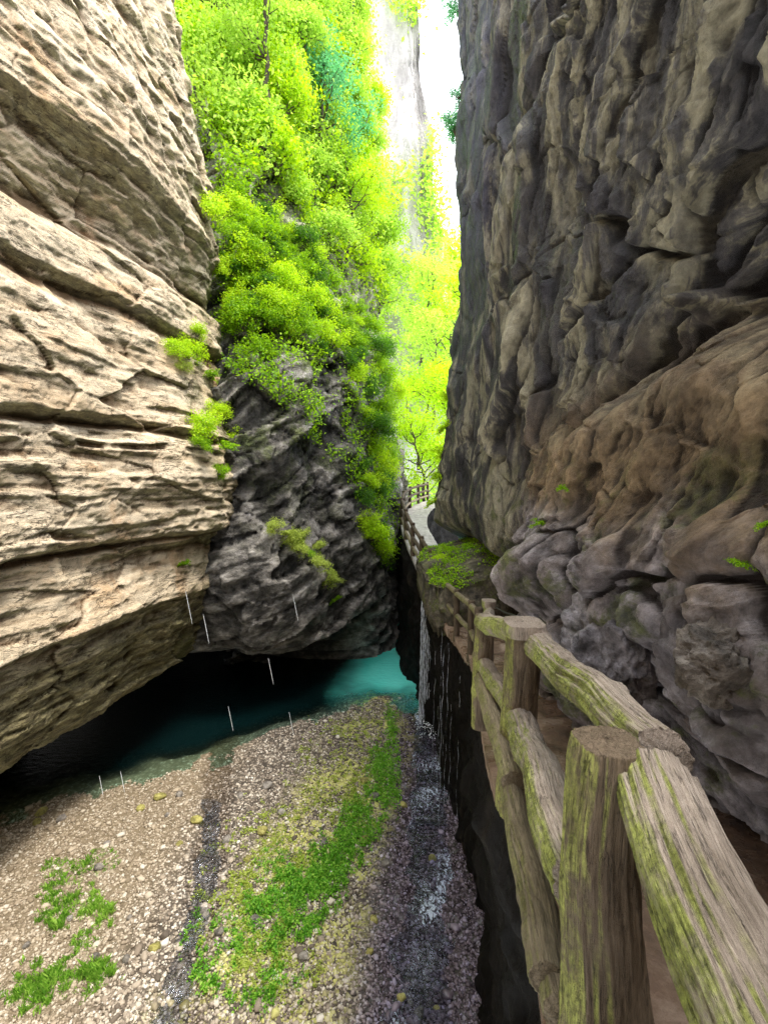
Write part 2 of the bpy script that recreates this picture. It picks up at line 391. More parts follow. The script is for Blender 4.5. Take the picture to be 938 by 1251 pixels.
# ------------------------------------------------------------------ LEFT CLIFF
PL_Z = [-9.5, -7.0, -5.9, -5.35, -5.05, -4.2, -3.2, -2.95, -2.85, -2.2, -1.5, -1.38, -1.25, -.9, .2, .95, 1.05, 1.25, 2.4, 3.35, 3.5, 3.75, 4.7, 4.95, 6.4, 6.55, 7.5, 12, 16, 20, 30]
PL_D = [-6.5, -6.2, -5.6, -3.2, -.30, -.02, .02, .12, .30, .12, .02, -.06, .34, .40, .30, .22, .06, .40, .22, .0, -.12, .06, -.10, -.42, -.05, .12, -.10, -1.1, -2.0, -3.2, -7]
T1 = layer_table(-12, 34, .3, 1.2, .030, 21); T2 = layer_table(-12, 34, .3, 1.1, .030, 22); T3 = layer_table(-12, 34, .07, .26, .012, 23); T4 = layer_table(-12, 34, .07, .28, .012, 24)
def left_disp(S, Z, X, Y):
    zz = Z + .22*fbm(S*.16, Z*.12, 0*Z, 3) + .05*fbm(S*.9, Z*.8, 3.3+0*Z, 3) + .03*(S-34)
    zp = Z + .16*fbm(S*.2, Z*.1, 9.+0*Z, 3) + .04*fbm(S*1.2, Z*.8, 4.3+0*Z, 3)
    d = np.interp(zp, PL_Z, PL_D)
    b = sstep(-.25, .25, fbm(S*.35, Z*.5, 7.+0*Z, 2))
    d = d + (1-b)*np.interp(zz, *T1) + b*np.interp(zz, *T2)
    b2 = sstep(-.2, .2, fbm(S*.9, Z*1.2, 17.+0*Z, 3))
    d = d + (1-b2)*np.interp(zz, *T3) + b2*np.interp(zz, *T4)
    f1, e, cv = worley(S*.55 + .35*fbm(S*.5, Z*.8, 1.+0*Z, 3), zz*1.5 + .25*fbm(S*.8, Z, 2.+0*Z, 2))
    pl, e2 = facets(S*.5 + .2*fbm(S*.5, Z*.8, 1.+0*Z, 3), zz*1.1 + .1*S, .5)
    d = d + pl*.12 - .03*(1-sstep(0, .03, e2))
    f1, e, cv = worley(S*1.5 + .4*fbm(S, Z*1.5, 1.+0*Z, 3), zz*5.5)
    d = d + (cv-.5)*.025 - .015*(1-sstep(0, .04, e))
    d = d + .28*fbm(S*.22, Z*.25, 5.+0*Z, 4) + .045*fbm(S*1.6, Z*3, 8.+0*Z, 5, .6)
    d = d + sstep(-2.7, -3.3, Z)*(.07*fbm(S*1.3, zz*5, 41.+0*Z, 4, .6) + .9*np.interp(zz*1.0 + 3.1, *T3) + .6*np.interp(zz*.7 - .1*S, *T1))
    d = d + .55*np.exp(-((Z-.6)/1.5)**2)*sstep(8.5, 13.0, Y)*1.0 - .25*sstep(-1.45, -1.7, Z)*sstep(8, 12, Y)
    lay = sstep(-1.35, -1.1, zp)*sstep(1.1, .7, zp)*sstep(-.25, .2, fbm(S*.4, Z*.8, 61.+0*Z, 3))
    d = d + lay*(3.2*((1-b2)*np.interp(zz, *T3) + b2*np.interp(zz, *T4)) + 1.2*((1-b)*np.interp(zz*1.3, *T1) + b*np.interp(zz*1.3, *T2)))
    # upper part: steep ribs
    up = sstep(6.3, 8.5, Z)
    d = d + up*.16*ridged(S*.9 + Z*.45, Z*.25, 3.+0*Z, 3)
    return d, 0*Z
cl = Sheet('cliff_left', [(9, -11), (5, -11.5), (0, -11), (-4.5, -9), (-6.6, -5), (-6.9, 0), (-6.7, 3.5), (-6.3, 7.0), (-5.8, 9.2), (-5.25, 11.4), (-4.95, 13.2), (-5.0, 14.2), (-5.8, 15.2), (-8, 16.2), (-11, 17), (-18, 18)],  # first points: unseen wall behind the camera, added to cut light from behind
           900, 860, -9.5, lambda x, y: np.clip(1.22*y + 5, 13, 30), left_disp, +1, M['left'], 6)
tag(cl.o, 'pale pinkish layered limestone cliff with undercut base on the near side of the pool', 'cliff', kind='structure')
# ------------------------------------------------------------------ MIDDLE CLIFF (dark wet rock with the green slope above)
def mid_disp(S, Z, X, Y):
    d = np.interp(Z + .3*fbm(S*.3, Z*.2, 1.+0*Z, 3), [-9.5, -7, -6.1, -5.6, -5.2, -4.4, -2.5, 0, 2.5, 4], [-5, -4.6, -3.5, -1.2, -.1, .15, .40, .05, -.35, -.6])
    d = np.where(Z < -4.4, np.maximum(d, .15 - 6*sstep(18.5, 15.5, Y)), d)
    lean = np.interp(Y, [13, 16, 20, 24, 28, 34], [.5, .48, .36, .18, .10, .08])
    d = d - np.maximum(Z-3.5, 0)*lean
    zz = Z + .5*fbm(S*.3, Z*.3, 0*Z, 3) - .25*(S-16)
    b = sstep(-.25, .25, fbm(S*.4, Z*.5, 7.+0*Z, 2))
    z2 = zz - .25*(S-16)
    d = d + 1.6*((1-b)*np.interp(z2, *T1) + b*np.interp(z2, *T2)) + 1.8*np.interp(z2, *T3)
    f1, e, cv = worley(S*.55 + .25*z2 + .25*fbm(S*.5, Z*.8, 1.+0*Z, 3), z2*.9)
    d = d + (cv-.5)*.45 - .10*(1-sstep(0, .05, e))
    f1, e, cv = worley(S*1.6 + .5*z2 + .25*fbm(S, Z, 1.+0*Z, 3), z2*2.6)
    d = d + (cv-.5)*.16
    d = d + .45*fbm(S*.3, Z*.3, 15.+0*Z, 4) + .05*fbm(S*3, Z*3.5, 5.+0*Z, 5, .65)
    return d, 0*Z
cm = Sheet('cliff_middle', [(-20, 17), (-12, 15.4), (-9, 14.6), (-7.2, 13.8), (-5.6, 13.2), (-4.3, 13.1), (-3.1, 13.8), (-2.0, 15.0), (-1.0, 16.6), (-.3, 18.6), (.2, 21), (.6, 24), (.85, 26.5), (.8, 28.5), (0, 30.5), (-3, 33)],
           620, 640, -9.5, lambda x, y: 1.15*y + 20, mid_disp, +1, M['dark'], 12)
tag(cm.o, 'dark wet rock wall rising from the pool into the green slope', 'cliff', kind='structure')
# ------------------------------------------------------------------ RIGHT CLIFF
BL = []   # rounded bulges: (y,z,ry,rz,height)
def bulge(px, py, y, wpx, hpx, hgt, base=2.0):
    c = at(px, py, y); BL.append((c[1], c[2], wpx/F*y*1.0, hpx/F*y, hgt))
_r = np.random.default_rng(41)
RB = [(_r.uniform(1.2, 6.5), _r.uniform(-2.1, .1), _r.uniform(.14, .42), _r.uniform(.12, .40), _r.uniform(.08, .26)) for _ in range(40)]
def right_disp(S, Z, X, Y):
    d = np.interp(Z, [-9, -4, -2.6, -1.6, -.6, .6, 2, 4, 8, 16, 26], [-.2, -.2, -.1, .05, .30, .22, .1, .08, .05, -.05, -.3])
    # tunnel behind the ledge
    d = d - .9*sstep(-1.2, -2.0, Z)*sstep(5.2, 6.6, Y)
    # corner foot that bulges over the far walkway
    d = d + .35*np.exp(-((Y-14.6)/1.6)**2 - ((Z-1.2)/2.4)**2)
    zz = Z + .3*fbm(Y*.3, Z*.3, 1.+0*Z, 3)
    # brown bulge with a lip on top: its upper edge is high near the camera and falls away along the wall
    edge = np.interp(Y, [0, 2.0, 2.4, 2.95, 3.75, 4.8, 5.6, 6.0], [.7, .74, .82, .95, .71, .14, -.54, -1.6]) + .10*fbm(Y*1.5, Z*1.2, 2.+0*Z, 3)
    inb = sstep(.10, -.38, Z-edge)*sstep(6.3, 5.4, Y)
    d = d + .42*inb - .14*np.exp(-((Z-edge-.12)/.09)**2)*sstep(6.3, 5.4, Y)
    # hollow right above
    hq = ((Y-2.75)/.60)**2 + ((Z-1.62)/.52)**2 + .35*fbm(Y*2, Z*2, 51.+0*Z, 4)
    d = d - .30*sstep(1.05, .80, hq)*sstep(-.05, .12, Z-edge)
    low = np.zeros_like(Z) - 1
    wy = Y + .08*fbm(Y*3, Z*3, 11.+0*Z, 3); wz = Z + .08*fbm(Y*3, Z*3, 21.+0*Z, 3)
    for (by, bz, ry, rz, h) in RB + BL:
        q = 1 - ((wy-by)/ry)**2 - ((wz-bz)/rz)**2
        low = np.maximum(low, np.where(q > 0, h*np.sqrt(np.maximum(q, 0)), -1))
    d = d + np.maximum(low, 0)*sstep(-.1, -.6, Z + .2*(Y-3.5))*.7
    f1, e, cv = worley(wy*1.25 + .2*fbm(Y*1.5, Z*1.5, 41.+0*Z, 3), wz*1.35 + .25*Y)
    lz = sstep(.25, -.35, Z + .22*(Y-3.2))*sstep(6.4, 5.2, Y)
    lz = lz*sstep(-.05, -.6, Z + .15*(Y-3))
    d = d + lz*((.34*cv + .06)*np.sqrt(np.clip(1-(f1/.72)**2, 0, 1)) - .12*(1-sstep(0, .08, e)) - .05)
    d = d - .38*sstep(-1.0, -1.7, Z)*sstep(3.6, 2.4, Y)
    d = d + .55*np.exp(-((Y-14.4)/1.3)**2 - ((Z+1.7)/1.1)**2)
    # slabs and flutes of the tall wall
    w = 1 - inb
    qx = Y*.50 + Z*.18 + .25*fbm(Y*.5, Z*.5, 1.+0*Z, 3); qy = Z*.36 - Y*.22 + .22*fbm(Y*.7, Z*.6, 3.+0*Z, 3)
    pl, e = facets(qx, qy, .9)
    wid = np.interp(Y, [4, 12], [.05, .30])
    d = d + w*(pl*sstep(0, wid, e)*.34*np.interp(Y, [5, 13], [1, .75]) - .06*(1-sstep(0, .03, e)))
    pl, e = facets(qx*2.6 + 3.3, qy*2.4 + .12*fbm(Y*2, Z*2, 5.+0*Z, 3), .9)
    d = d + (.35 + .65*w)*pl*sstep(0, wid, e)*.15*np.interp(Y, [5, 12], [1, .4])
    pl, e = facets(Y*3.4 + Z*.9 + .3*fbm(Y*3, Z*3, 6.+0*Z, 3), Z*2.4 - Y*.6, .9)
    d = d + pl*sstep(0, .08, e)*.06*sstep(8, 4.5, Y)
    d = d + .22*fbm(Y*.5, Z*.35, 31.+0*Z, 4) + w*.03*np.interp(Y, [4, 12], [1, .35])*ridged(Y*1.5 + .5*Z, Z*.6, 5.+0*Z, 4) + .034*np.interp(Y, [4, 11], [1, .22])*fbm(Y*4, Z*3.4, 6.+0*Z, 6, .62) + .014*ridged(Y*5, Z*4, 8.+0*Z, 4)*sstep(7, 4, Y)
    # diagonal crack
    for (a, b, wd, dp) in (((3.55, 2.0), (6.6, 1.2), .05, .16), ((2.4, 2.4), (5.2, -.9), .07, .22)):
        t = np.clip(((Y-a[0])*(b[0]-a[0]) + (Z-a[1])*(b[1]-a[1]))/((b[0]-a[0])**2+(b[1]-a[1])**2), 0, 1)
        dd = np.hypot(Y-a[0]-t*(b[0]-a[0]), Z-a[1]-t*(b[1]-a[1])) + .06*fbm(Y*3, Z*3, 4.+0*Z, 3)
        d = d - dp*np.exp(-(dd/wd)**2)
    return d, 0*Z
cr = Sheet('cliff_right', [(4.5, -12), (3.0, -5), (2.45, -1), (2.3, 1), (2.25, 4), (2.3, 8), (2.35, 12), (2.35, 14.2), (2.6, 15.4), (3.6, 16.6), (6, 18.5), (14, 23)],
           900, 820, lambda y: np.clip(-2.4 - .45*np.clip(y, 0, 30), -8.5, -2.6), lambda x, y: np.interp(y, [-12, 0, 3, 6, 15, 23], [6, 5.5, 5.2, 7.6, 17.5, 26]), right_disp, -1, M['right'], 2.2)
tag(cr.o, 'tall dark stained rock wall along the railing walkway', 'cliff', kind='structure')
# ------------------------------------------------------------------ the walkway and the rock below it
EDGE = [(.15, -7), (.22, -2), (.30, .2), (.44, 1.0), (.72, 2.4), (.82, 3.6), (1.22, 6), (1.42, 7.5), (1.40, 9), (1.30, 11), (1.28, 13), (1.02, 15), (.80, 17), (.70, 19), (.95, 22), (1.9, 26), (3.2, 29), (6, 32)]
WY = [-7, 1, 2.4, 3.6, 6, 8, 10, 13, 15, 17, 19, 23, 28, 32]
WZ = [-1.66, -1.68, -1.93, -2.18, -2.68, -3.05, -3.2, -3.08, -2.72, -2.25, -1.88, -1.5, -1.25, -1.2]
ecv, eL = spline(EDGE)
def zw(y): return np.interp(y, WY, WZ)
def ex(y): return np.interp(y, ecv[:, 1], ecv[:, 0])
def under_disp(S, Z, X, Y):
    h = zw(Y) - Z     # depth below the walkway
    d = np.interp(h, [0, .15, .5, 1.2, 2.5, 4, 7], [-.04, -.06, -.14, -.22, -.26, -.24, -.12])
    d = d*np.interp(Y, [8, 14, 17], [1.15, .75, .5])
    d = d + (.30*fbm(Y*.8, Z*.55, 1.+0*Z, 4) + .08*ridged(Y*2.5, Z*.5, 2.+0*Z, 4) + .07*fbm(Y*4, Z*2.5, 3.+0*Z, 4))*sstep(.05, .6, h)
    return d, 0*Z
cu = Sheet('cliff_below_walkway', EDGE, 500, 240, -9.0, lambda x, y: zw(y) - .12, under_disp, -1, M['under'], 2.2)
tag(cu.o, 'dark dripping rock below the walkway', 'cliff', kind='structure')
def path(name, y0, y1, n, wfn, mat, label):
    ys = np.linspace(y0, y1, n); m = 26
    t = np.linspace(0, 1, m)
    x0 = ex(ys)
    tx = np.gradient(x0, ys); ln = np.hypot(tx, 1); nx, ny = 1/ln, -tx/ln
    W = np.array([wfn(y) for y in ys])
    X = x0[:, None] + nx[:, None]*W[:, None]*t; Y = ys[:, None] + ny[:, None]*W[:, None]*t
    Z = zw(ys)[:, None] + .04*fbm(X*2.5, Y*2.5, 0*X + .5, 4) + .02*fbm(X*8, Y*8, 0*X + .5, 3)
    # front lip rounds down
    V = np.stack([X, Y, Z], -1)
    lip = V[:, :1].copy(); lip[..., 2] -= .2; lip[..., 0] += .02
    V = np.concatenate([lip, V], 1)
    o = mesh_np(name, V.reshape(-1, 3), gridfaces(n, m+1)[:, ::-1], mat)
    tag(o, label, 'path', kind='structure'); return o
path('path', -4, 12.4, 420, lambda y: 2.4, M['walk'], 'wet brown rock walkway behind the log railing')
path('path', 12.405, 30, 160, lambda y: np.interp(y, [12.4, 14, 19, 24, 30], [1.6, 1.15, 1.1, 1.3, 2.0]), M['farwalk'], 'pale walkway climbing round the far corner')
# ------------------------------------------------------------------ FAR CLIFF and far hillside
def far_disp(S, Z, X, Y):
    d = 1.4*fbm(S*.08, Z*.07, 1.+0*Z, 5) + .5*ridged(S*.3, Z*.12, 2.+0*Z, 4) - .06*np.maximum(Z, 0)
    return d, 0*Z
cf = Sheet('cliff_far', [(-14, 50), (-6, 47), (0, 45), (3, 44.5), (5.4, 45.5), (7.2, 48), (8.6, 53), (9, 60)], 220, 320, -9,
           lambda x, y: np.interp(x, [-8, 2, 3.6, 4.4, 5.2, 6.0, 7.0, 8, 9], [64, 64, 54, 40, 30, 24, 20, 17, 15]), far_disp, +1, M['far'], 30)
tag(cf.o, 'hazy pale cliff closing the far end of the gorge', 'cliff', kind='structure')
def hill_disp(S, Z, X, Y): return 1.5*fbm(S*.08, Z*.08, 3.+0*Z, 5) - .25*np.maximum(Z+6, 0), 0*Z
ch = Sheet('hillside', [(-8, 76), (4, 72), (14, 70), (24, 76)], 120, 120, -10, lambda x, y: 40 + 2*np.sin(x), hill_disp, +1, M['far'], 40)
tag(ch.o, 'far wooded hillside beyond the gorge', 'hillside', kind='structure')

# ------------------------------------------------------------------ RIVERBED, POOL, STREAMS
WX = [-14, -8, -5.2, -3.8, -2.7, -1.24, .55, 1.35, 4]
WYB = [7.4, 9.6, 10.9, 12.0, 12.9, 14.2, 14.7, 14.9, 15.4]
def shore(x): return np.interp(x, WX, WYB)
def bedz(x, y):
    q = y - shore(x) + .35*fbm(x*.8, y*.8, 0*x, 3)
    z = BED + .10*fbm(x*.45, y*.45, 2+0*x, 4) + .05*fbm(x*2.2, y*2.2, 1+0*x, 3)
    z = z + .12*sstep(0, -1.5, q) - .55*sstep(-.3, 2.6, q)
    # right-hand channel and left-hand channel
    cx = np.interp(y, [3, 6, 9, 12, 15], [.35, .55, .95, 1.2, 1.3]); z = z - .16*np.exp(-((x-cx)/.75)**2)
    lx = np.interp(y, [3, 6, 8, 10], [-2.6, -2.95, -3.3, -4.0]); z = z - .07*np.exp(-((x-lx)/.35)**2)
    return z
nU, nV = 560, 460
ys = 3.2*(24/3.2)**np.linspace(0, 1, nU)
us = np.linspace(-1.35, .62, nV)
X = ys[:, None]*us[None, :]; Y = np.repeat(ys[:, None], nV, 1)
X = np.where(X < -13, -13 - .02*(-13-X), X)
Zb = bedz(X, Y) + .018*fbm(X*8, Y*8, 0*X, 4)
def bed_cols(k, p, wetk=1.0):
    pass
def bed_mat(pebble=False):
    k = NT('pebble_stone' if pebble else 'gravel_bed'); p = k.pos()
    sp = k.n('ShaderNodeSeparateXYZ', ins={0: p}).outputs
    if pebble:
        r = k.n('ShaderNodeNewGeometry').outputs['Random Per Island']
        col = k.ramp(r, [(.0, (.09, .07, .053)), (.3, (.25, .20, .155)), (.6, (.43, .36, .28)), (.85, (.58, .51, .42)), (1., (.72, .67, .59))])
        r2 = k.math('FRACT', k.math('MULTIPLY', r, 17.3))
    else:
        v = k.n('ShaderNodeTexVoronoi', ins={'Vector': p, 'Scale': 13.0})
        vc = k.n('ShaderNodeSeparateColor', ins={0: v.outputs['Color']}).outputs
        col = k.ramp(vc[0], [(.0, (.05, .04, .03)), (.4, (.16, .125, .095)), (.8, (.30, .25, .19)), (1., (.44, .39, .32))])
        col = k.mix(k.f(v.outputs['Distance'], .25, .6, 0, .8), col, (.045, .035, .026)); r2 = vc[1]
    # yellow-green algae on the bar in the middle
    ax = k.math('SUBTRACT', sp[0], k.math('MULTIPLY', k.math('SUBTRACT', sp[1], 9.0), .22))      # bar axis leans right with distance
    bar = k.math('MULTIPLY', k.f(ax, -2.7, -1.6), k.f(ax, .5, -.1))
    an = k.f(k.math('ADD', k.math('MULTIPLY', k.noise(p, .9, 5, .65), .8), k.math('MULTIPLY', r2, .30)), .52, .70)
    col = k.mix(k.math('MULTIPLY', k.math('MULTIPLY', bar, an), .85), col, (.56, .54, .16))
    # brown sand on the left
    lf = k.f(sp[0], -3.2, -4.6)
    col = k.mix(k.math('MULTIPLY', lf, .40), col, (.30, .225, .125), 'MIX')
    # dark wet stones in the right-hand stream and the left-hand trickle
    wr = k.f(k.math('SUBTRACT', sp[0], k.math('MULTIPLY', k.math('SUBTRACT', sp[1], 9.0), .1)), -.45, .35)
    lx = k.math('ABSOLUTE', k.math('ADD', sp[0], k.math('ADD', 3.25, k.math('MULTIPLY', k.math('SUBTRACT', sp[1], 8.0), .28))))
    wl = k.f(k.math('ADD', lx, k.math('MULTIPLY', k.noise(p, 1.5, 3, .5), .5)), .75, .45)
    col = k.mix(wr, col, k.mix(1., col, (.46, .43, .66), 'MULTIPLY'))
    col = k.mix(k.math('MULTIPLY', wl, .8), col, k.mix(1., col, (.55, .52, .52), 'MULTIPLY'))
    wet = k.math('MAXIMUM', wr, wl)
    k.principled(col, k.f(wet, 0, 1, .85, .22), k.bump(k.noise(p, 40, 5, .7), .006, .8), Specular_IOR_Level=.45); return k.m
M['bed'] = bed_mat(False); M['pebble'] = bed_mat(True)
bed = mesh_np('riverbed', np.stack([X, Y, Zb], -1).reshape(-1, 3), gridfaces(nU, nV)[:, ::-1], M['bed'])
tag(bed, 'gravel riverbed at the bottom of the gorge', 'riverbed', kind='structure')
# pool
def water_mat():
    k = NT('turquoise_pool_water'); p = k.pos()
    sp = k.n('ShaderNodeSeparateXYZ', ins={0: p}).outputs
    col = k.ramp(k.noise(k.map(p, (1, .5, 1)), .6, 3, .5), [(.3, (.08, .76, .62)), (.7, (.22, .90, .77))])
    lit_mix = k.f(k.math('ADD', sp[0], k.math('MULTIPLY', k.noise(p, .5, 3, .5), 1.5)), -1.3, .6)
    col = k.mix(lit_mix, (.0015, .008, .0085), col)  # shade under the overhang painted near-black, lit water painted turquoise
    b = k.bump(k.noise(k.map(p, (1, 2.2, 1)), 4.0, 5, .6), .03, .8)
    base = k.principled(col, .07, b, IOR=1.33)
    # shallow edge lets the gravel through
    at_ = k.n('ShaderNodeAttribute', attribute_name='depth').outputs['Fac']
    tr = k.n('ShaderNodeBsdfTransparent'); k.set(tr, 'Color', (.75, .95, .9))
    mx = k.n('ShaderNodeMixShader'); k.set(mx, 0, k.f(at_, .02, .38, .12, .96))
    k.t.links.new(tr.outputs[0], mx.inputs[1]); k.t.links.new(base.outputs[0], mx.inputs[2]); k.t.links.new(mx.outputs[0], k.out.inputs[0])
    return k.m
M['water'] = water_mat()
xs = np.linspace(-13, 3.5, 130); yy = np.linspace(7, 40, 240)
XX, YY = np.meshgrid(xs, yy, indexing='ij')
WL = BED - .02
zb = bedz(XX, YY); dep = WL - zb
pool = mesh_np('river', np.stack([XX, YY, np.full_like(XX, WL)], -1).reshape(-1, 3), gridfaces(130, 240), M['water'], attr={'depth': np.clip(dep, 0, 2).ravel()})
# drop the faces that are far inside dry gravel
import bmesh
bm = bmesh.new(); bm.from_mesh(pool.data)
kill = [f for f in bm.faces if f.calc_center_median().y < float(shore(f.calc_center_median().x)) - 1.0]
bmesh.ops.delete(bm, geom=kill, context='FACES'); bm.normal_update()
if bm.faces and sum(f.normal.z for f in bm.faces) < 0: bmesh.ops.reverse_faces(bm, faces=bm.faces)
bm.to_mesh(pool.data); bm.free()
tag(pool, 'turquoise river pool under the dark cliff', 'river', kind='structure')
# far river floor so that no gap shows behind
# streams
def stream_mat():
    k = NT('shallow_stream_water'); p = k.pos()
    n1 = k.noise(k.map(p, (1.6, .8, 1)), 5, 5, .65, .6)
    b = k.bump(n1, .07, 1.0); b = k.bump(k.noise(p, 26, 4, .6), .012, 1., b)
    g = k.n('ShaderNodeBsdfGlossy'); k.set(g, 'Color', (.78, .86, 1.)); k.set(g, 'Roughness', .12); k.set(g, 'Normal', b)
    t = k.n('ShaderNodeBsdfTransparent'); k.set(t, 'Color', (.86, .88, .93))
    fr = k.n('ShaderNodeFresnel'); k.set(fr, 'IOR', 1.45); k.set(fr, 'Normal', b)
    pt = k.f(k.noise(p, 1.6, 4, .6), .40, .66, .35, 3.2)
    m = k.n('ShaderNodeMixShader'); k.set(m, 0, k.math('MINIMUM', k.math('MULTIPLY', fr.outputs[0], pt), 1.0))
    k.t.links.new(t.outputs[0], m.inputs[1]); k.t.links.new(g.outputs[0], m.inputs[2])
    glint = k.n('ShaderNodeBsdfPrincipled'); k.set(glint, 'Base Color', (.72, .80, .98)); k.set(glint, 'Roughness', .2)  # glints on the ripples painted as pale blue-white flecks
    fz = k.math('ADD', k.math('MULTIPLY', k.noise(k.map(p, (1.3, .7, 1)), 17, 4, .65, 1.), .8), k.math('MULTIPLY', k.noise(p, .75, 3, .55), .9))
    fz = k.math('ADD', fz, k.f(k.n('ShaderNodeSeparateXYZ', ins={0: p}).outputs[0], -1.5, -2.2, 0, -.12))
    m2 = k.n('ShaderNodeMixShader'); k.set(m2, 0, k.f(fz, .93, 1.06, 0, .62)); k.t.links.new(m.outputs[0], m2.inputs[1]); k.t.links.new(glint.outputs[0], m2.inputs[2])
    k.t.links.new(m2.outputs[0], k.out.inputs[0])
    return k.m
M['stream'] = stream_mat()
def stream(cl_, w, label, lift):
    cv, L = spline(cl_); n = 160; m = 34
    S = np.linspace(0, L[-1], n); x = np.interp(S, L, cv[:, 0]); y = np.interp(S, L, cv[:, 1])
    t = np.linspace(-1, 1, m)
    ww = w*(1 + .25*fbm(S*.8, 0*S, 0*S, 3))
    Xs = x[:, None] + ww[:, None]*t; Ys = np.repeat(y[:, None], m, 1)
    Zs = bedz(x, y)[:, None]*0 + bedz(np.repeat(x[:, None], m, 1), Ys) + lift - .12*np.abs(t)**3
    Zs = Zs + .02*fbm(Xs*3, Ys*2, 0*Xs, 3)
    o = mesh_np('stream', np.stack([Xs, Ys, Zs], -1).reshape(-1, 3), gridfaces(n, m)[:, ::-1] if cl_[0][1] < cl_[-1][1] else gridfaces(n, m), M['stream'])
    tag(o, label, 'stream', kind='structure')
stream([(.15, 3.4), (.35, 5.5), (.75, 7.5), (1.0, 9.5), (1.22, 11.5), (1.28, 13.5), (1.2, 15.2)], .62, 'shallow glinting stream along the foot of the walkway rock', .075)
stream([(-2.55, 3.4), (-2.8, 5.5), (-3.05, 7.0), (-3.4, 8.5), (-3.9, 9.8)], .33, 'thin trickle running through the gravel bar', .05)

# pebbles ------------------------------------------------------------
def ico(sub):
    bm = bmesh.new(); bmesh.ops.create_icosphere(bm, subdivisions=sub, radius=1)
    V = np.array([v.co[:] for v in bm.verts]); Fc = np.array([[v.index for v in f.verts] for f in bm.faces]); bm.free(); return V, Fc
def pebble_field(n, sub, smin, smax, seed, inside):
    r = np.random.default_rng(seed); V0, F0 = ico(sub)
    y = np.sqrt(r.uniform(4.6**2, 15.5**2, n*3)); y = 4.6*(15.5/4.6)**r.uniform(0, 1, n*3); u = r.uniform(-1.0, .26, n*3); x = u*y
    k = inside(x, y, r); x, y = x[k][:n], y[k][:n]; n = len(x)
    s = smin*(smax/smin)**(r.uniform(0, 1, n)**2.2)
    z = bedz(x, y) + .25*s
    ang = r.uniform(0, 6.28, n); sx = s*r.uniform(.8, 1.35, n); sy = s*r.uniform(.7, 1.0, n); sz = s*r.uniform(.45, .75, n)
    J = 1 + .16*r.normal(size=(n, len(V0), 1)).clip(-1.5, 1.5)
    P = V0[None]*J
    P = P*np.stack([sx, sy, sz], -1)[:, None, :]
    ca, sa = np.cos(ang)[:, None], np.sin(ang)[:, None]
    Q = np.stack([P[..., 0]*ca - P[..., 1]*sa + x[:, None], P[..., 0]*sa + P[..., 1]*ca + y[:, None], P[..., 2] + z[:, None]], -1)
    Fq = (F0[None] + (np.arange(n)*len(V0))[:, None, None]).reshape(-1, 3)
    return Q.reshape(-1, 3), Fq
inA = lambda x, y, r: (y < shore(x) + .1) & (x < ex(y) + .5)
Va, Fa = pebble_field(62000, 1, .012, .036, 1, inA)
Vb, Fb = pebble_field(500, 2, .04, .075, 2, inA)
peb = mesh_np('pebbles', np.concatenate([Va, Vb]), np.concatenate([Fa, Fb + len(Va)]), M['pebble'])
tag(peb, 'loose pebbles covering the riverbed', 'pebbles', kind='stuff')

# ------------------------------------------------------------------ rocks as things
def rock(name, loc, scl, rotz, mat, label, cat, seed, sub=5, amp=.22, freq=1.4, group=None):
    V, Fc = ico(sub); o_ = seed*3.7
    d = 1 + amp*fbm(V[:, 0]*freq + o_, V[:, 1]*freq, V[:, 2]*freq, 5, .55) - amp*.5*np.abs(perlin(V[:, 0]*freq*2 + o_, V[:, 1]*freq*2 + 4, V[:, 2]*freq*2))*2
    # a few flattened facets
    r = np.random.default_rng(seed)
    for _ in range(7):
        n = r.normal(size=3); n /= np.linalg.norm(n); h = r.uniform(.72, .95)
        q = V@n*d; d = np.where(q > h, d*(h + .25*(q-h))/np.maximum(q, 1e-6), d)
    V = V*d[:, None]*np.array(scl)
    V = V + .02*min(scl)*fbm(V[:, 0]*9/max(scl), V[:, 1]*9/max(scl), V[:, 2]*9/max(scl), 3)[:, None]
    o = mesh_np(name, V, Fc, mat); o.location = loc; o.rotation_euler.z = rotz
    return tag(o, label, cat, group)
def stone_mat(name, a, b, c, moss=.0):
    k = NT(name); p = k.pos(); nx, ny, nz = k.normal()
    col = k.ramp(k.noise(p, 4.5, 8, .7), [(.32, a), (.5, b), (.68, c)])
    ms = k.math('MULTIPLY', k.f(k.noise(p, 3, 6, .7), .5, .62), moss)
    col = k.mix(ms, col, k.ramp(k.noise(p, 20, 5, .7), [(.35, (.03, .04, .01)), (.6, (.14, .15, .035))]))
    h = k.noise(p, 9, 9, .72)
    col = k.mix(.7, col, k.ramp(h, [(.3, (.35, .35, .35)), (.55, (1, 1, 1)), (.7, (1.25, 1.25, 1.25))]), 'MULTIPLY')
    k.principled(col, .7, k.bump(k.noise(p, 34, 5, .7), .012, .9, k.bump(h, .05, 1)), Specular_IOR_Level=.4); return k.m
M['mauve'] = stone_mat('mauve_boulder', (.07, .065, .07), (.28, .26, .28), (.58, .54, .60), .2)
M['greyb'] = stone_mat('grey_brown_boulder', (.07, .06, .052), (.22, .19, .165), (.42, .38, .33), .5)
M['mossb'] = stone_mat('mossy_boulder', (.035, .03, .022), (.10, .085, .06), (.20, .17, .12), .85)
M['yellowst'] = stone_mat('algae_stone', (.18, .16, .05), (.36, .32, .09), (.48, .44, .16), .2)
M['greyst'] = stone_mat('grey_stone', (.10, .09, .08), (.24, .21, .18), (.40, .36, .32), .1)
def wallrock(px, py, y, w, h, dep, mat, label, seed, rz=0.):
    q, nn = cr.pick(px, py); c = q - nn*dep*.05; sc = c[1]/F
    rock('boulder', c, (dep, w*sc/2*1.05, h*sc/2*1.05), rz, mat, label, 'boulder', seed, 6, .30, 1.3, 'boulders at the foot of the dark rock wall')
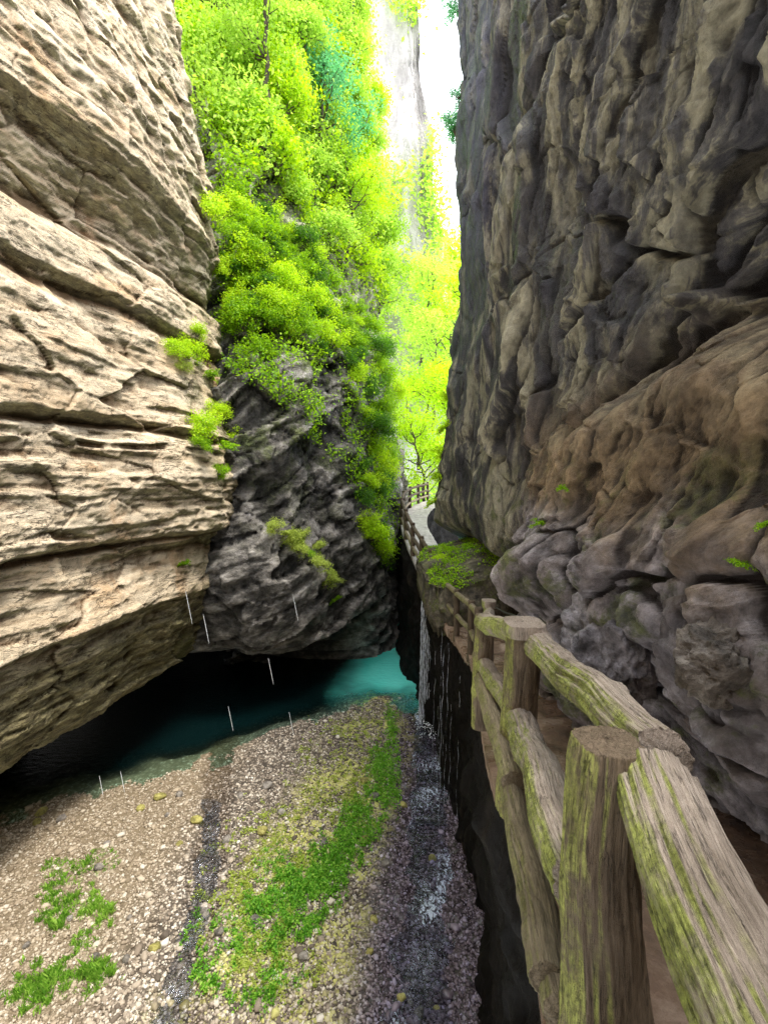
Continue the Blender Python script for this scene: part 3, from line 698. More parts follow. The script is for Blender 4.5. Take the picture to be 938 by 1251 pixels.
wallrock(742, 790, 3.35, 110, 150, .30, M['mauve'], 'tall pale mauve boulder beside the dark tunnel mouth', 3, .15)
wallrock(868, 812, 2.65, 90, 100, .18, M['greyb'], 'brownish grey boulder with mossy edges above the wet path', 5)

def bedstone(px, py, w, mat, label, seed):
    d = at(px, py, 1.0); y = BED/d[2]; c = at(px, py, y); s = w/F*y/2
    rock('stone', (c[0], c[1], float(bedz(np.array([c[0]]), np.array([c[1]]))[0]) + .25*s), (s, s*.8, s*.6), seed, mat, label, 'stone', seed, 3, .2, 1.3, 'loose stones on the gravel bar')
bedstone(240, 1009, 17, M['yellowst'], 'squarish yellow-green stone near the dark water', 31)
bedstone(220, 1042, 10, M['yellowst'], 'small yellow stone below the squarish one', 32)
bedstone(205, 1004, 8, M['greyst'], 'pale wet stone in the trickle beside the dark water', 33)
bedstone(312, 1134, 15, M['greyst'], 'dark grey stone at the upper edge of the plant strip', 34)
bedstone(270, 1150, 15, M['greyst'], 'grey stone at the corner of the lower plant patch', 35)
bedstone(303, 1055, 12, M['yellowst'], 'mustard stone in the middle of the gravel bar', 36)
bedstone(268, 1100, 11, M['greyst'], 'grey stone left of the plant strip', 37)
bedstone(190, 1170, 18, M['yellowst'], 'olive stone at the edge of the trickle', 38)
bedstone(395, 1040, 13, M['greyst'], 'pale stone beside the lush green plants', 39)
_rc = random.Random(9)
for q in range(34):
    px = _rc.choice([_rc.uniform(20, 180), _rc.uniform(170, 420), _rc.uniform(430, 540)]); py = _rc.uniform(960, 1240)
    bedstone(px, py, _rc.uniform(9, 17), M[_rc.choice(['greyst', 'greyst', 'yellowst'])], 'cobble lying loose among the smaller pebbles of the riverbed', 60 + q)
    C.objects[-1]['group'] = 'cobbles of the riverbed'
bedstone(155, 1185, 13, M['greyst'], 'brown stone between trickle and grass tufts', 40)

# ------------------------------------------------------------------ mossy ledge over the walkway
def ledge():
    n, m = 150, 220
    th = np.linspace(0, 2*np.pi, m, endpoint=False); ph = np.linspace(-np.pi/2, np.pi/2, n)
    e = .42
    pw = lambda c, q: np.sign(c)*np.abs(c)**q
    cx = pw(np.cos(ph), e)[:, None]*pw(np.cos(th), .55)[None]; cy = pw(np.cos(ph), e)[:, None]*pw(np.sin(th), .55)[None]
    cz = np.repeat(pw(np.sin(ph), .8)[:, None], m, 1)
    X = 2.12 + 1.08*cx; Y = 11.9 + 2.1*cy
    Z = -2.35 + np.where(cz > 0, .55, 1.15)*cz + .36*(cx*.9)*(cz > 0)*np.abs(cz)**.5
    Z = np.where(cz < 0, Z - .25*np.abs(ridged(X*2.5, Y*2.5, 0*X, 3)), Z)
    P = np.stack([X, Y, Z], -1)
    dn = .12*fbm(X*1.2, Y*1.2, Z*1.2, 5) ; hang = .07*ridged(X*5, Y*5, Z*.4, 3)
    P[..., 0] += cx*(dn+hang*(np.abs(cz) < .9)); P[..., 1] += cy*(dn+hang*(np.abs(cz) < .9)); P[..., 2] += dn*.8
    o = mesh_np('rock_ledge', P.reshape(-1, 3), gridfaces(n, m, True), M['mossb'])
    return tag(o, 'overhanging rock ledge topped with moss that roofs the walkway', 'rock ledge'), P, cz
led, LP, LCZ = ledge()

# ------------------------------------------------------------------ leaves
def leaf_soup(C0, nrm, size, r, aspect=.6, jit=.9):
    """one rhombic folded leaf per centre"""
    n = len(C0)
    N = nrm + jit*r.normal(size=(n, 3)); N /= np.linalg.norm(N, axis=1)[:, None] + 1e-9
    A = np.cross(N, r.normal(size=(n, 3))); A /= np.linalg.norm(A, axis=1)[:, None] + 1e-9
    B = np.cross(N, A); s = np.asarray(size).reshape(-1, 1)*np.ones((n, 1))
    tip = C0 + A*s + N*(-.18*s); base = C0 - A*s; l = C0 + B*s*aspect + N*.15*s; rr = C0 - B*s*aspect + N*.15*s
    V = np.stack([base, l, tip, rr], 1).reshape(-1, 3)
    F_ = np.arange(4*n).reshape(n, 4)
    return V, F_
def tube(pts, rad, seg=7):
    P = np.array(pts, float); n = len(P); T = np.gradient(P, axis=0); T /= np.linalg.norm(T, axis=1)[:, None] + 1e-9
    up = np.array([.31, .17, .93]); A = np.cross(T, up); A /= np.linalg.norm(A, axis=1)[:, None] + 1e-9; B = np.cross(T, A)
    th = np.linspace(0, 2*np.pi, seg, endpoint=False); rad = np.asarray(rad, float).reshape(-1, 1, 1)*np.ones((n, 1, 1))
    V = P[:, None, :] + rad*(np.cos(th)[None, :, None]*A[:, None, :] + np.sin(th)[None, :, None]*B[:, None, :])
    return V.reshape(-1, 3), gridfaces(n, seg, True)
def join(parts):
    Vs, Fs, o = [], [], 0
    for V, F_ in parts: Vs.append(V); Fs.append(F_ + o); o += len(V)
    return np.concatenate(Vs), np.concatenate(Fs)
def plant_mesh(kind, seed):
    """returns (stems V,F), (leaves V,F) of one shrub / tree about 1 m across (tree: 1 m tall)"""
    r = np.random.default_rng(seed); stems = []; tips = []
    if kind == 'shrub':
        for k in range(9):
            a = r.uniform(0, 6.28); el = r.uniform(.35, 1.3); L = r.uniform(.3, .55)
            d = np.array([math.cos(a)*math.cos(el), math.sin(a)*math.cos(el), math.sin(el)])
            t = np.linspace(0, 1, 6)[:, None]; p = d*L*t + np.array([0, 0, -.25])*L*t**2 + r.normal(size=(6, 3))*.02*t
            stems.append(tube(p, np.linspace(.012, .003, 6), 5)); tips += [p[-1], p[3]*1.05, p[4]]
            for q in range(3):
                d2 = d + r.normal(size=3)*.7; d2 /= np.linalg.norm(d2); p2 = p[3] + d2*np.linspace(0, .22, 4)[:, None]
                stems.append(tube(p2, np.linspace(.005, .002, 4), 4)); tips += [p2[-1], p2[-1] + r.normal(size=3)*.06]
        tips = np.array(tips); per = 36; sig = .075; ls = .024
    elif kind == 'tree':
        t = np.linspace(0, 1, 14)[:, None]; bend = r.normal(size=3)*.10; bend[2] = 0
        tr = np.array([0, 0, .8])*t + bend*t**2 + r.normal(size=(14, 3))*.006
        stems.append(tube(tr, np.linspace(.017, .004, 14), 7)); tips = [tr[-1]]
        for k in range(15):
            i = r.integers(4, 13); a = r.uniform(0, 6.28); L = r.uniform(.14, .32)*(1.15 - .5*i/13)
            d = np.array([math.cos(a), math.sin(a), r.uniform(.1, .8)]); d /= np.linalg.norm(d)
            tt = np.linspace(0, 1, 6)[:, None]; p = tr[i] + d*L*tt + np.array([0, 0, .06])*tt**2 + r.normal(size=(6, 3))*.01*tt
            stems.append(tube(p, np.linspace(.006, .0015, 6), 5)); tips += [p[-1], p[4], p[3]]
            for q in range(3):
                d2 = d + r.normal(size=3)*.8; d2 /= np.linalg.norm(d2); p2 = p[r.integers(2, 6)] + d2*np.linspace(0, .11, 4)[:, None]
                stems.append(tube(p2, np.linspace(.003, .001, 4), 4)); tips.append(p2[-1])
        tips = np.array(tips); per = 72; sig = .040; ls = .0098
    elif kind == 'fern':
        for k in range(14):
            a = r.uniform(0, 6.28); L = r.uniform(.35, .6); el = r.uniform(.4, 1.1)
            t = np.linspace(0, 1, 14)[:, None]
            p = np.array([math.cos(a)*math.cos(el), math.sin(a)*math.cos(el), math.sin(el)])*L*t - np.array([0, 0, .55])*L*t**2
            stems.append(tube(p, np.linspace(.006, .002, 14), 4)); tips += list(p[3:])
        tips = np.array(tips); per = 6; sig = .035; ls = .030
    k = r.uniform(.4, 1.3, len(tips)); cnt = np.maximum(2, (per*k).astype(int))
    Cn = np.repeat(tips, cnt, 0); Cn = Cn + r.normal(size=Cn.shape)*sig*np.array([1, 1, .7])
    ctr = tips.mean(0); nr = Cn - ctr; nr /= np.linalg.norm(nr, axis=1)[:, None] + 1e-9; nr = nr*.5 + np.array([0, 0, .8])
    return join(stems), leaf_soup(Cn, nr, ls*r.uniform(.6, 1.3, len(Cn)), r)
PROTO = {}
def proto(kind, seed):
    if (kind, seed) not in PROTO:
        (sv, sf), (lv, lf) = plant_mesh(kind, seed)
        def me(nm, V, F_):
            o = mesh_np(nm, V, F_); d = o.data; bpy.data.objects.remove(o); return d
        PROTO[(kind, seed)] = (me('stem', sv, sf), me('leaves', lv, lf))
    return PROTO[(kind, seed)]
MESHM = {}
def plant(name, kind, seed, loc, size, mat, label, cat, group, tilt=(0, 0), rz=0., stemname='stem', leafname='foliage', zs=1.0):
    sm, lm = proto(kind, seed)
    key = (kind, seed, mat)
    if key not in MESHM:
        l2 = lm.copy(); l2.materials.append(M[mat]); s2 = sm.copy(); s2.materials.append(M['bark']); MESHM[key] = (s2, l2)
    s2, l2 = MESHM[key]
    r = empty(name, loc); r.scale = (size, size, size*zs); r.rotation_euler = (tilt[0], tilt[1], rz)
    for nm, d in ((stemname, s2), (leafname, l2)):
        o = bpy.data.objects.new(nm, d); C.objects.link(o); o.parent = r
    return tag(r, label, cat, group)

rp = random.Random(5)
def on(sheet, px, py, push=.1):
    p, n = sheet.pick(px, py); return p + n*push, n
# shrubs of the green slope --------------------------------------------
def inpoly(px, py, poly):
    c = False; j = len(poly)-1
    for i in range(len(poly)):
        if (poly[i][1] > py) != (poly[j][1] > py) and px < (poly[j][0]-poly[i][0])*(py-poly[i][1])/(poly[j][1]-poly[i][1]) + poly[i][0]: c = not c
        j = i
    return c
def scatter(sheet, poly, n, smin, smax, mats, label, group, kind='shrub', push=.1, mind=9, name='shrub', cat='shrub'):
    xs_ = [p[0] for p in poly]; ys_ = [p[1] for p in poly]; pts = []; tries = 0
    while len(pts) < n and tries < 9000:
        tries += 1
        x = rp.uniform(min(xs_), max(xs_)); y = rp.uniform(min(ys_), max(ys_))
        if not inpoly(x, y, poly) or any((x-a)**2 + (y-b)**2 < mind**2 for a, b in pts): continue
        pts.append((x, y))
    for (x, y) in pts:
        p, nn = on(sheet, x, y, push)
        s = rp.uniform(smin, smax)
        plant(name, kind, rp.randrange(5), p, s, rp.choice(mats), label, cat, group, (rp.uniform(-.3, .3) + .35*(-nn[1]), .35*nn[0] + rp.uniform(-.3, .3)), rp.uniform(0, 6.28))
G1 = 'shrubs of the green slope'
scatter(cm, [(285, 250), (330, 260), (400, 330), (455, 400), (488, 470), (480, 560), (462, 620), (452, 560), (440, 480), (390, 430), (330, 400), (290, 390), (275, 320)], 95, .8, 1.7, ['leaf', 'leaf', 'leafbright', 'leafdark'],
        'leafy green shrub in the dense growth over the dark rock', G1, mind=12)
scatter(cm, [(255, -40), (470, -60), (480, 60), (495, 380), (430, 340), (350, 240), (300, 160), (265, 60)], 66, 1.8, 3.2, ['leafbright', 'leafhaze', 'leafhaze'],
        'sunlit yellow-green shrub high on the slope', G1, mind=22)
scatter(cm, [(445, 545), (470, 550), (474, 640), (462, 690), (440, 630)], 14, .9, 1.5, ['leaf', 'leafdark', 'leafbright'], 'shrub hanging low on the slope left of the far walkway', G1, mind=10)
# trees ------------------------------------------------------------------
TL = [(405, 250, 7.5, 'leafblue', 'slender tree with a blue-green crown and a tall thin dark trunk'),
      (330, 150, 7.0, 'leafhaze', 'bright tree leaning out beside the pale cliff at the upper left'),
      (350, 175, 6.0, 'leafbright', 'small crooked tree with arching branch below the thin tall one'),
      (300, 60, 7.0, 'leafbright', 'yellow-green tree nearest the top of the pale cliff'),
      (375, 60, 8.0, 'leafhaze', 'tall airy tree at the top of the slope'),
      (450, 210, 7.5, 'leafhaze', 'pale tree to the right of the thin dark trunk'),
      (460, 300, 6.5, 'leafbright', 'forked tree with bare dark stems on the right of the slope'),
      (470, 380, 6.0, 'leaf', 'fuller green tree above the grey pillar of rock'),
      (425, 320, 6.0, 'leafbright', 'bushy yellow tree in the middle of the slope'),
      (440, 90, 8.0, 'leafhaze', 'hazy tree high up near the pale far rock')]
for i, (px, py, h, mt, lb) in enumerate(TL):
    p, nn = on(cm, px, py, 0.)
    plant('tree', 'tree', 20 + i % 4, p, h, mt, lb, 'tree', 'trees on the green slope', (.10, .12), rp.uniform(0, 6.28), 'trunk', 'crown')
# plants on the pale cliff and the dark rock
def spot(sheet, px, py, s, mat, label, kind='shrub', push=.05, name='plant', cat='plant', seed=None, group=None):
    p, nn = on(sheet, px, py, push)
    plant(name, kind, seed if seed is not None else rp.randrange(5), p, s, mat, label, cat, group, (-.4*nn[1], .4*nn[0]), rp.uniform(0, 6.28))
spot(cl, 230, 440, 1.0, 'leafbright', 'yellow-green tuft growing on the end of the pale cliff')
spot(cl, 258, 462, 1.0, 'leaf', 'green fern tuft just below the yellow-green one on the pale cliff', 'fern')
spot(cl, 255, 525, 1.1, 'leafbright', 'bright leafy tuft over the dark seam of the pale cliff')
spot(cl, 275, 548, .9, 'leaf', 'leafy plant hanging beneath the bright tuft of the pale cliff', 'fern')
spot(cl, 215, 432, .7, 'leafbright', 'small yellow plant furthest left on the pale cliff')
spot(cl, 225, 690, .6, 'leaf', 'small green plant at the corner of the pale lower slab', 'fern')
for (px, py, q, m_, lb) in [(240, 415, .7, 'leafbright', 'small bright tuft high on the mossy end of the pale cliff'), (262, 505, .8, 'leafbright', 'bright tuft between the fern tuft and the dark seam of the pale cliff'), (243, 545, .6, 'leaf', 'small green tuft under the dark seam of the pale cliff'), (285, 535, .8, 'leafbright', 'outermost bright tuft on the edge of the pale cliff'), (268, 580, .6, 'leaf', 'hanging tuft at the lower edge of the pale cliff end'), (225, 455, .5, 'coverpale', 'yellowish moss plant left of the fern tuft')]:
    spot(cl, px, py, q, m_, lb)
spot(cl, 275, 270, 1.3, 'leafbright', 'bright shrub in the cleft above the pale cliff edge')
spot(cl, 270, 340, .9, 'leafbright', 'yellow tuft on the upper edge of the pale cliff')
G2 = 'fern clumps hanging on the dark rock'
HP = [(350, 650), (362, 662), (374, 655), (380, 674), (392, 668), (388, 690), (400, 700), (408, 716), (398, 720), (412, 735), (366, 676), (342, 645)]
for i, (px, py) in enumerate(HP):
    p, nn = on(cm, px, py, .12)
    plant('fern', 'shrub' if i % 3 else 'fern', rp.randrange(5), p, rp.uniform(.55, .85), rp.choice(['leaf', 'coverpale', 'coverpale']), 'pale green plant of the hanging patch on the lower dark rock', 'fern', G2, (-.4*nn[1], .4*nn[0]), rp.uniform(0, 6.28))
spot(cm, 320, 430, 1.3, 'leaf', 'moss-green bush above the dark wet rock'); spot(cm, 345, 400, 1.5, 'leaf', 'dark-stemmed bush on the brow of the dark rock')
spot(cm, 300, 400, 1.4, 'leaf', 'bush in the cleft between pale cliff and dark rock')
# right-cliff edge plants
for (px, py, s, lb) in [(548, 490, 1.0, 'topmost fern on the left edge of the dark wall'), (545, 520, .8, 'fern under the topmost one on the edge of the dark wall'), (540, 555, .9, 'trailing fern half way down the edge of the dark wall'),
                        (536, 585, .9, 'bright fern above the far walkway on the edge of the dark wall'), (533, 618, .8, 'lowest bright fern by the far walkway corner')]:
    k_ = np.where((np.abs(cr.py - py) < 4) & (cr.fw > 9) & (cr.fw < 17), cr.px, 1e9); q_ = cr.V.reshape(-1, 3)[np.argmin(k_)]
    p = q_ + np.array([.05, -.12, 0]); plant('fern', 'fern' if rp.random() < .5 else 'shrub', rp.randrange(5), p, s*1.15, 'leafbright', lb, 'fern', 'ferns on the edge of the dark wall', (0, -.6), rp.uniform(0, 6.28))
for (px, py, s, lb) in [(553, 165, 1.2, 'dark shrub hanging over the sky slit'), (556, 120, 1.0, 'smaller shrub above the one over the sky slit'), (557, 15, 1.3, 'shrub at the very top of the sky slit')]:
    p = at(px + 3, py, 15.6); plant('shrub', 'shrub', rp.randrange(5), p, s, 'leafblue', lb, 'shrub', 'shrubs hanging over the sky slit', (0, -.6), rp.uniform(0, 6.28))
# trees at the far end of the gorge
for i, (px, py, y, h, mt, lb) in enumerate([(520, 590, 30, 9, 'leafbright', 'bright tree rising behind the far walkway'), (540, 560, 33, 11, 'leafbright', 'taller bright tree behind the far walkway corner'),
                                     (512, 520, 34, 9, 'leafbright', 'yellow tree beside the grey rock pillar'), (530, 470, 37, 10, 'leafhaze', 'pale tree half way up the far gorge'),
                                     (548, 420, 39, 11, 'leafbright', 'tree touching the edge of the dark wall'), (515, 400, 40, 10, 'leafhaze', 'hazy tree over the rock pillar')]):
    p = at(px, py, y); plant('tree', 'tree', 20 + i % 4, p - np.array([0, 0, h*.35]), h, mt, lb, 'tree', 'trees at the far end of the gorge', (0, 0), rp.uniform(0, 6.28), 'trunk', 'crown')
# masses that read as one: ivy on the slope and woods on the far cliff
def mass(name, sheet, n, size, mat, cond, label, push, seed, sig):
    r = np.random.default_rng(seed)
    V = sheet.V.reshape(-1, 3); N = sheet.N.reshape(-1, 3); px, py = sheet.px.ravel(), sheet.py.ravel()
    k = np.where(cond(px, py, V) & sheet.vis.ravel())[0]
    # even in picture area: weight by cell size is roughly constant on these grids
    i = r.choice(k, n)
    Cn = V[i] + N[i]*np.abs(r.normal(size=(n, 1)))*push + r.normal(size=(n, 3))*sig
    lv, lf = leaf_soup(Cn, N[i]*.6 + np.array([0, 0, .7]), size*r.uniform(.6, 1.4, n), r)
    return tag(mesh_np(name, lv, lf, M[mat]), label, 'foliage', kind='stuff')
def slope_cond(px, py, V):
    edge = np.interp(px, [230, 285, 330, 390, 440, 470, 500, 520], [380, 400, 425, 450, 500, 650, 660, 600])
    f = fbm(V[:, 0]*.55, V[:, 1]*.55, V[:, 2]*.55, 3)
    return (py < edge + 40*f) & (f > -.08) & (px > 200) & (px < np.interp(py, [450, 560], [505, 476])) & (py > -150)
mass('foliage', cm, 34000, .06, 'leaf', slope_cond, 'low creeping foliage covering the green slope', .35, 5, .12)
mass('foliage', cm, 24000, .10, 'leafbright', lambda px, py, V: slope_cond(px, py, V) & (py < np.interp(px, [250, 500], [140, 420])), 'bright sunlit undergrowth on the upper slope', .5, 6, .2)
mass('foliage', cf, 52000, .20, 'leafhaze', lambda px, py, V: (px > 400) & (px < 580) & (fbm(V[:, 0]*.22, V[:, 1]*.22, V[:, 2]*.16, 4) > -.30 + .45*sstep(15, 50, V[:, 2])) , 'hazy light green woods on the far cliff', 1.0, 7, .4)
mass('foliage', ch, 22000, .32, 'leafbright', lambda px, py, V: (px > 440) & (px < 640), 'bright woods on the far hillside', 1.4, 8, .8)

mass('foliage', cm, 11000, .045, 'leaf', lambda px, py, V: (py > np.interp(px, [280, 340, 400, 450, 480], [390, 405, 430, 500, 600])) & (py < np.interp(px, [280, 340, 400, 440, 476], [450, 500, 560, 660, 700])) & (px > 275) & (px < 476) & (fbm(V[:, 0]*1.1, V[:, 1]*1.1, V[:, 2]*.5, 4) > .12), 'trailing creepers spilling over the brow of the dark rock', .22, 15, .07)
mass('foliage', cm, 26000, .085, 'leafhaze', lambda px, py, V: (fbm(V[:, 0]*.6, V[:, 1]*.6, V[:, 2]*.6 + 3, 3) > -.12) & (px > 215) & (px < 490) & (py > -120) & (py < np.interp(px, [250, 490], [160, 330])), 'pale hazy leaves high on the slope', .8, 16, .35)
for (px, py, q, lb) in [(660, 640, .22, 'small fern sprig by the dark tunnel mouth on the right wall'), (930, 640, .12, 'tiny sprig on the brown wall at the right edge'), (905, 700, .12, 'tiny leafy sprig on the mossy rock at the right'), (690, 600, .16, 'little plant on the brown wall over the tunnel mouth')]:
    spot(cr, px, py, q, 'leaf', lb, 'fern', .01)
# ------------------------------------------------------------------ moss on the ledge and ground cover
def moss_ledge():
    r = np.random.default_rng(12); P = LP.reshape(-1, 3); k = np.where((LCZ.ravel() > .55) | ((LCZ.ravel() > .2) & (P[:, 1] < 10.6)))[0]
    f = fbm(P[k, 0]*1.6, P[k, 1]*1.6, 0*k, 3); k = k[f > -.25]
    i = r.choice(k, 9000); Cn = P[i] + r.normal(size=(9000, 3))*.025 + np.array([0, 0, .02])
    lv, lf = leaf_soup(Cn, np.tile([0, 0, 1.], (9000, 1)), .024*r.uniform(.6, 1.4, 9000), r)
    tag(mesh_np('moss', lv, lf, M['mossleaf']), 'bright moss carpet on top of the rock ledge', 'moss', kind='stuff')
moss_ledge()
for (x, y, s, lb) in [(1.25, 10.6, .55, 'fern at the left tip of the mossy ledge'), (1.6, 11.2, .5, 'fern in the middle of the mossy ledge'), (2.0, 10.7, .5, 'fern at the right of the mossy ledge')]:
    plant('fern', 'fern', rp.randrange(5), (x, y, -1.85 + .3*(x-1.2)), s, 'leafbright' if x < 1.5 else 'leaf', lb, 'fern', 'ferns on the mossy ledge', (0, 0), rp.uniform(0, 6))
def bedpt(px, py):
    d = at(px, py, 1.0); y = BED/d[2]; return np.array([d[0]*y, y])
def cover(name, blobs, n, size, mat, seed, label, cat, kind, h=.05, thr=-.1, grass=False):
    """blobs: patches of the riverbed; density fades out unevenly to the rim"""
    r = np.random.default_rng(seed); pts = []; hs = []
    w = np.array([b[2]*b[3] for b in blobs], float); w /= w.sum()
    for b, q in zip(blobs, w):
        k = max(4, int(n*q)); a = r.uniform(0, 6.28, k*3); rr = np.sqrt(r.uniform(0, 1, k*3))*1.5
        P_ = np.array([bedpt(b[0] + b[2]*rr[i]*math.cos(a[i]), b[1] + b[3]*rr[i]*math.sin(a[i])) for i in range(k*3)])
        f = .8*fbm(P_[:, 0]*2.2, P_[:, 1]*2.2, 0*rr + seed, 3) + .9*fbm(P_[:, 0]*8, P_[:, 1]*8, 0*rr + seed, 2)
        keep = f > thr + .75*rr**2 - .6*r.random(len(rr))**3
        pts.append(P_[keep][:k]); hs.append(np.clip(.5 + f[keep][:k], .15, 1.6))
    P_ = np.concatenate(pts); hh = np.concatenate(hs)*r.uniform(.35, 1.3, len(P_))*h; z = bedz(P_[:, 0], P_[:, 1])
    c0 = np.column_stack([P_, z + .02])
    if grass:
        rep = 8; m = len(c0)*rep
        A = r.normal(size=(m, 3))*np.array([.38, .38, .05]) + np.array([0, 0, 1.]); A /= np.linalg.norm(A, axis=1)[:, None]
        B = np.cross(A, r.normal(size=(m, 3))); B /= np.linalg.norm(B, axis=1)[:, None]
        b0 = np.repeat(c0, rep, 0) + r.normal(size=(m, 3))*np.array([.02, .02, 0]); L = (np.repeat(hh, rep)*r.uniform(.6, 1.4, m))[:, None]
        wd = .006
        V = np.stack([b0 - B*wd, b0 + B*wd, b0 + A*L*.6 + B*wd*.8, b0 + A*L + np.array([.25, .1, -.1])*L*r.normal(size=(m, 1))], 1).reshape(-1, 3)
        return tag(mesh_np(name, V, np.arange(4*m).reshape(m, 4), M[mat]), label, cat, kind=kind)
    rep = 7
    Cn = np.repeat(c0, rep, 0) + r.normal(size=(len(c0)*rep, 3))*np.array([.028, .028, .0]); Cn[:, 2] += r.uniform(0, 1, len(Cn))*np.repeat(hh, rep)
    lv, lf = leaf_soup(Cn, np.tile([0, 0, 1.], (len(Cn), 1)), size*r.uniform(.4, 1.3, len(Cn)), r, .6, .75)
    return tag(mesh_np(name, lv, lf, M[mat]), label, cat, kind=kind)
cover('ground_cover', [(478, 885, 10, 22), (472, 930, 16, 35), (468, 970, 22, 38), (440, 1015, 26, 32), (410, 1055, 32, 30), (385, 1085, 38, 34), (345, 1105, 38, 34), (375, 1130, 22, 26)], 3800, .024, 'cover', 3,
      'dense dark green plants lining the right edge of the gravel bar', 'ground cover', 'stuff', .14, -.34)
cover('ground_cover', [(340, 1060, 50, 30), (300, 1150, 75, 40), (270, 1190, 68, 45), (320, 1215, 60, 35), (240, 1145, 28, 30)], 2600, .022, 'cover', 4,
      'patchy green plants on the lower middle of the gravel bar', 'ground cover', 'stuff', .10, .22)
cover('ground_cover', [(430, 900, 60, 28), (400, 960, 55, 50), (330, 1040, 70, 60), (290, 1110, 60, 50), (430, 1000, 30, 50), (330, 1180, 60, 60), (450, 930, 30, 60)], 5200, .021, 'coverpale', 5,
      'sparse yellow-green weeds among the pale pebbles', 'ground cover', 'stuff', .05, .05)
for i, (px, py, rx, ry, lb) in enumerate([(66, 1115, 24, 30, 'round grass tuft beside the frame edge, left of the tall tuft'), (114, 1112, 22, 36, 'tall upright tuft of grass just left of the trickle'), (125, 1057, 15, 12, 'small high grass tuft nearest the dark water'),
                                   (80, 1072, 18, 12, 'thin yellowish tuft above the round grass tuft'), (75, 1212, 60, 32, 'wide grass patch at the lower left corner'), (104, 1160, 12, 10, 'tiny grass tuft between the tall one and the wide patch'), (30, 1232, 30, 20, 'grass tuft in the very corner of the riverbed')]):
    o = cover('grass_tuft', [(px, py, rx, ry)], int(rx*ry*.62), .034, 'grassblade', 40 + i, lb, 'grass', None, .075, -.1 if rx > 20 else -3., True)
    o['group'] = 'grass tufts on the brown sand'

# ------------------------------------------------------------------ log railing
def log_mesh(p0, p1, r0, r1, seed, nl=150, nr=64, bend=.012, rough=1.0, flat=0.0, endr=.35, flare=None):
    p0 = np.array(p0, float); p1 = np.array(p1, float); L = np.linalg.norm(p1-p0); T = (p1-p0)/L
    ref = np.array([0, 0, 1.]) if abs(T[2]) < .8 else np.array([0, 1., 0])
    A = np.cross(T, ref); A /= np.linalg.norm(A); B = np.cross(T, A)
    t = np.linspace(0, 1, nl); rb = r0 + (r1-r0)*t
    if flare is not None: rb = rb*np.interp(t, flare[0], flare[1])
    th = np.linspace(0, 2*np.pi, nr, endpoint=False)
    TT, HH = np.meshgrid(t, th, indexing='ij'); o_ = seed*5.1
    cs, sn = np.cos(HH), np.sin(HH); ll = TT*L
    d = 1 + rough*(.10*fbm(cs*.9 + o_, sn*.9, ll*2.2, 3) + .05*ridged(cs*3 + o_, sn*3, ll*1.6, 3) + .03*fbm(cs*9 + o_, sn*9, ll*5, 3) - .035*np.maximum(0, 1 - np.abs(fbm(cs*4 + o_, sn*4, ll*1.3, 3))*9))
    # knots
    r = np.random.default_rng(seed)
    for _ in range(int(2 + L*2)):
        kt, kh = r.uniform(0, L), r.uniform(0, 6.28)
        dh = np.angle(np.exp(1j*(HH-kh)))*r0
        d = d + rough*.16*np.exp(-((ll-kt)**2 + dh**2)/(.035**2))
    # superellipse-like squaring
    if flat > 0:
        q = (np.abs(cs)**4 + np.abs(sn)**4)**(-.25); d = d*(1 + flat*(q-1))
    bx = bend*fbm(t*1.3*L + o_, 0*t, 0*t + 3, 2); by = bend*fbm(t*1.3*L + o_, 0*t + 7, 0*t, 2)
    RR = rb[:, None]*d
    P = p0 + T*ll[..., None] + A*(bx[:, None] + RR*cs)[..., None] + B*(by[:, None] + RR*sn)[..., None]
    lc = np.stack([RR*cs, RR*sn, ll + seed], -1)
    # end caps: rings shrinking to the centre
    def cap(row, sgn):
        c = P[row].mean(0); rings = []; lcs = []
        for s in (.93, .75, .5, .25, .02):
            q = c + (P[row]-c)*s + T*sgn*(endr*r0)*(1-s**2)*.35 + T*(.006*fbm(P[row][:, 0]*30*s, P[row][:, 1]*30, P[row][:, 2]*30 + s*4, 3))[:, None]
            rings.append(q); lcs.append(lc[row]*np.array([s, s, 1]))
        return rings, lcs
    ra, la = cap(0, -1); rb_, lb_ = cap(-1, +1)
    V = np.concatenate([np.array(ra[::-1]), P, np.array(rb_)], 0); LC = np.concatenate([np.array(la[::-1]), lc, np.array(lb_)], 0)
    n = V.shape[0]
    return V.reshape(-1, 3), gridfaces(n, nr, True), LC.reshape(-1, 3)
def log(name, p0, p1, r0, r1, seed, mat, parent, **kw):
    V, F_, LC = log_mesh(p0, p1, r0, r1, seed, **kw)
    inv = np.array(parent.location)
    return mesh_np(name, V - inv, F_, M[mat], attr={'lc': LC}, parent=parent)
P1t = at(742, 908, .98); P2t = at(640, 762, 2.42); P3t = at(592, 752, 3.6); P4t = at(597, 735, 6.0)
rail = empty('log_railing', (P1t[0], P1t[1], -1.7))
tag(rail, 'mossy log railing running along the edge of the near walkway', 'railing')
def down(p, z, dx=0, dy=0): return np.array([p[0] + dx, p[1] + dy, z])
V_UP = np.array([0, 0, 1.])
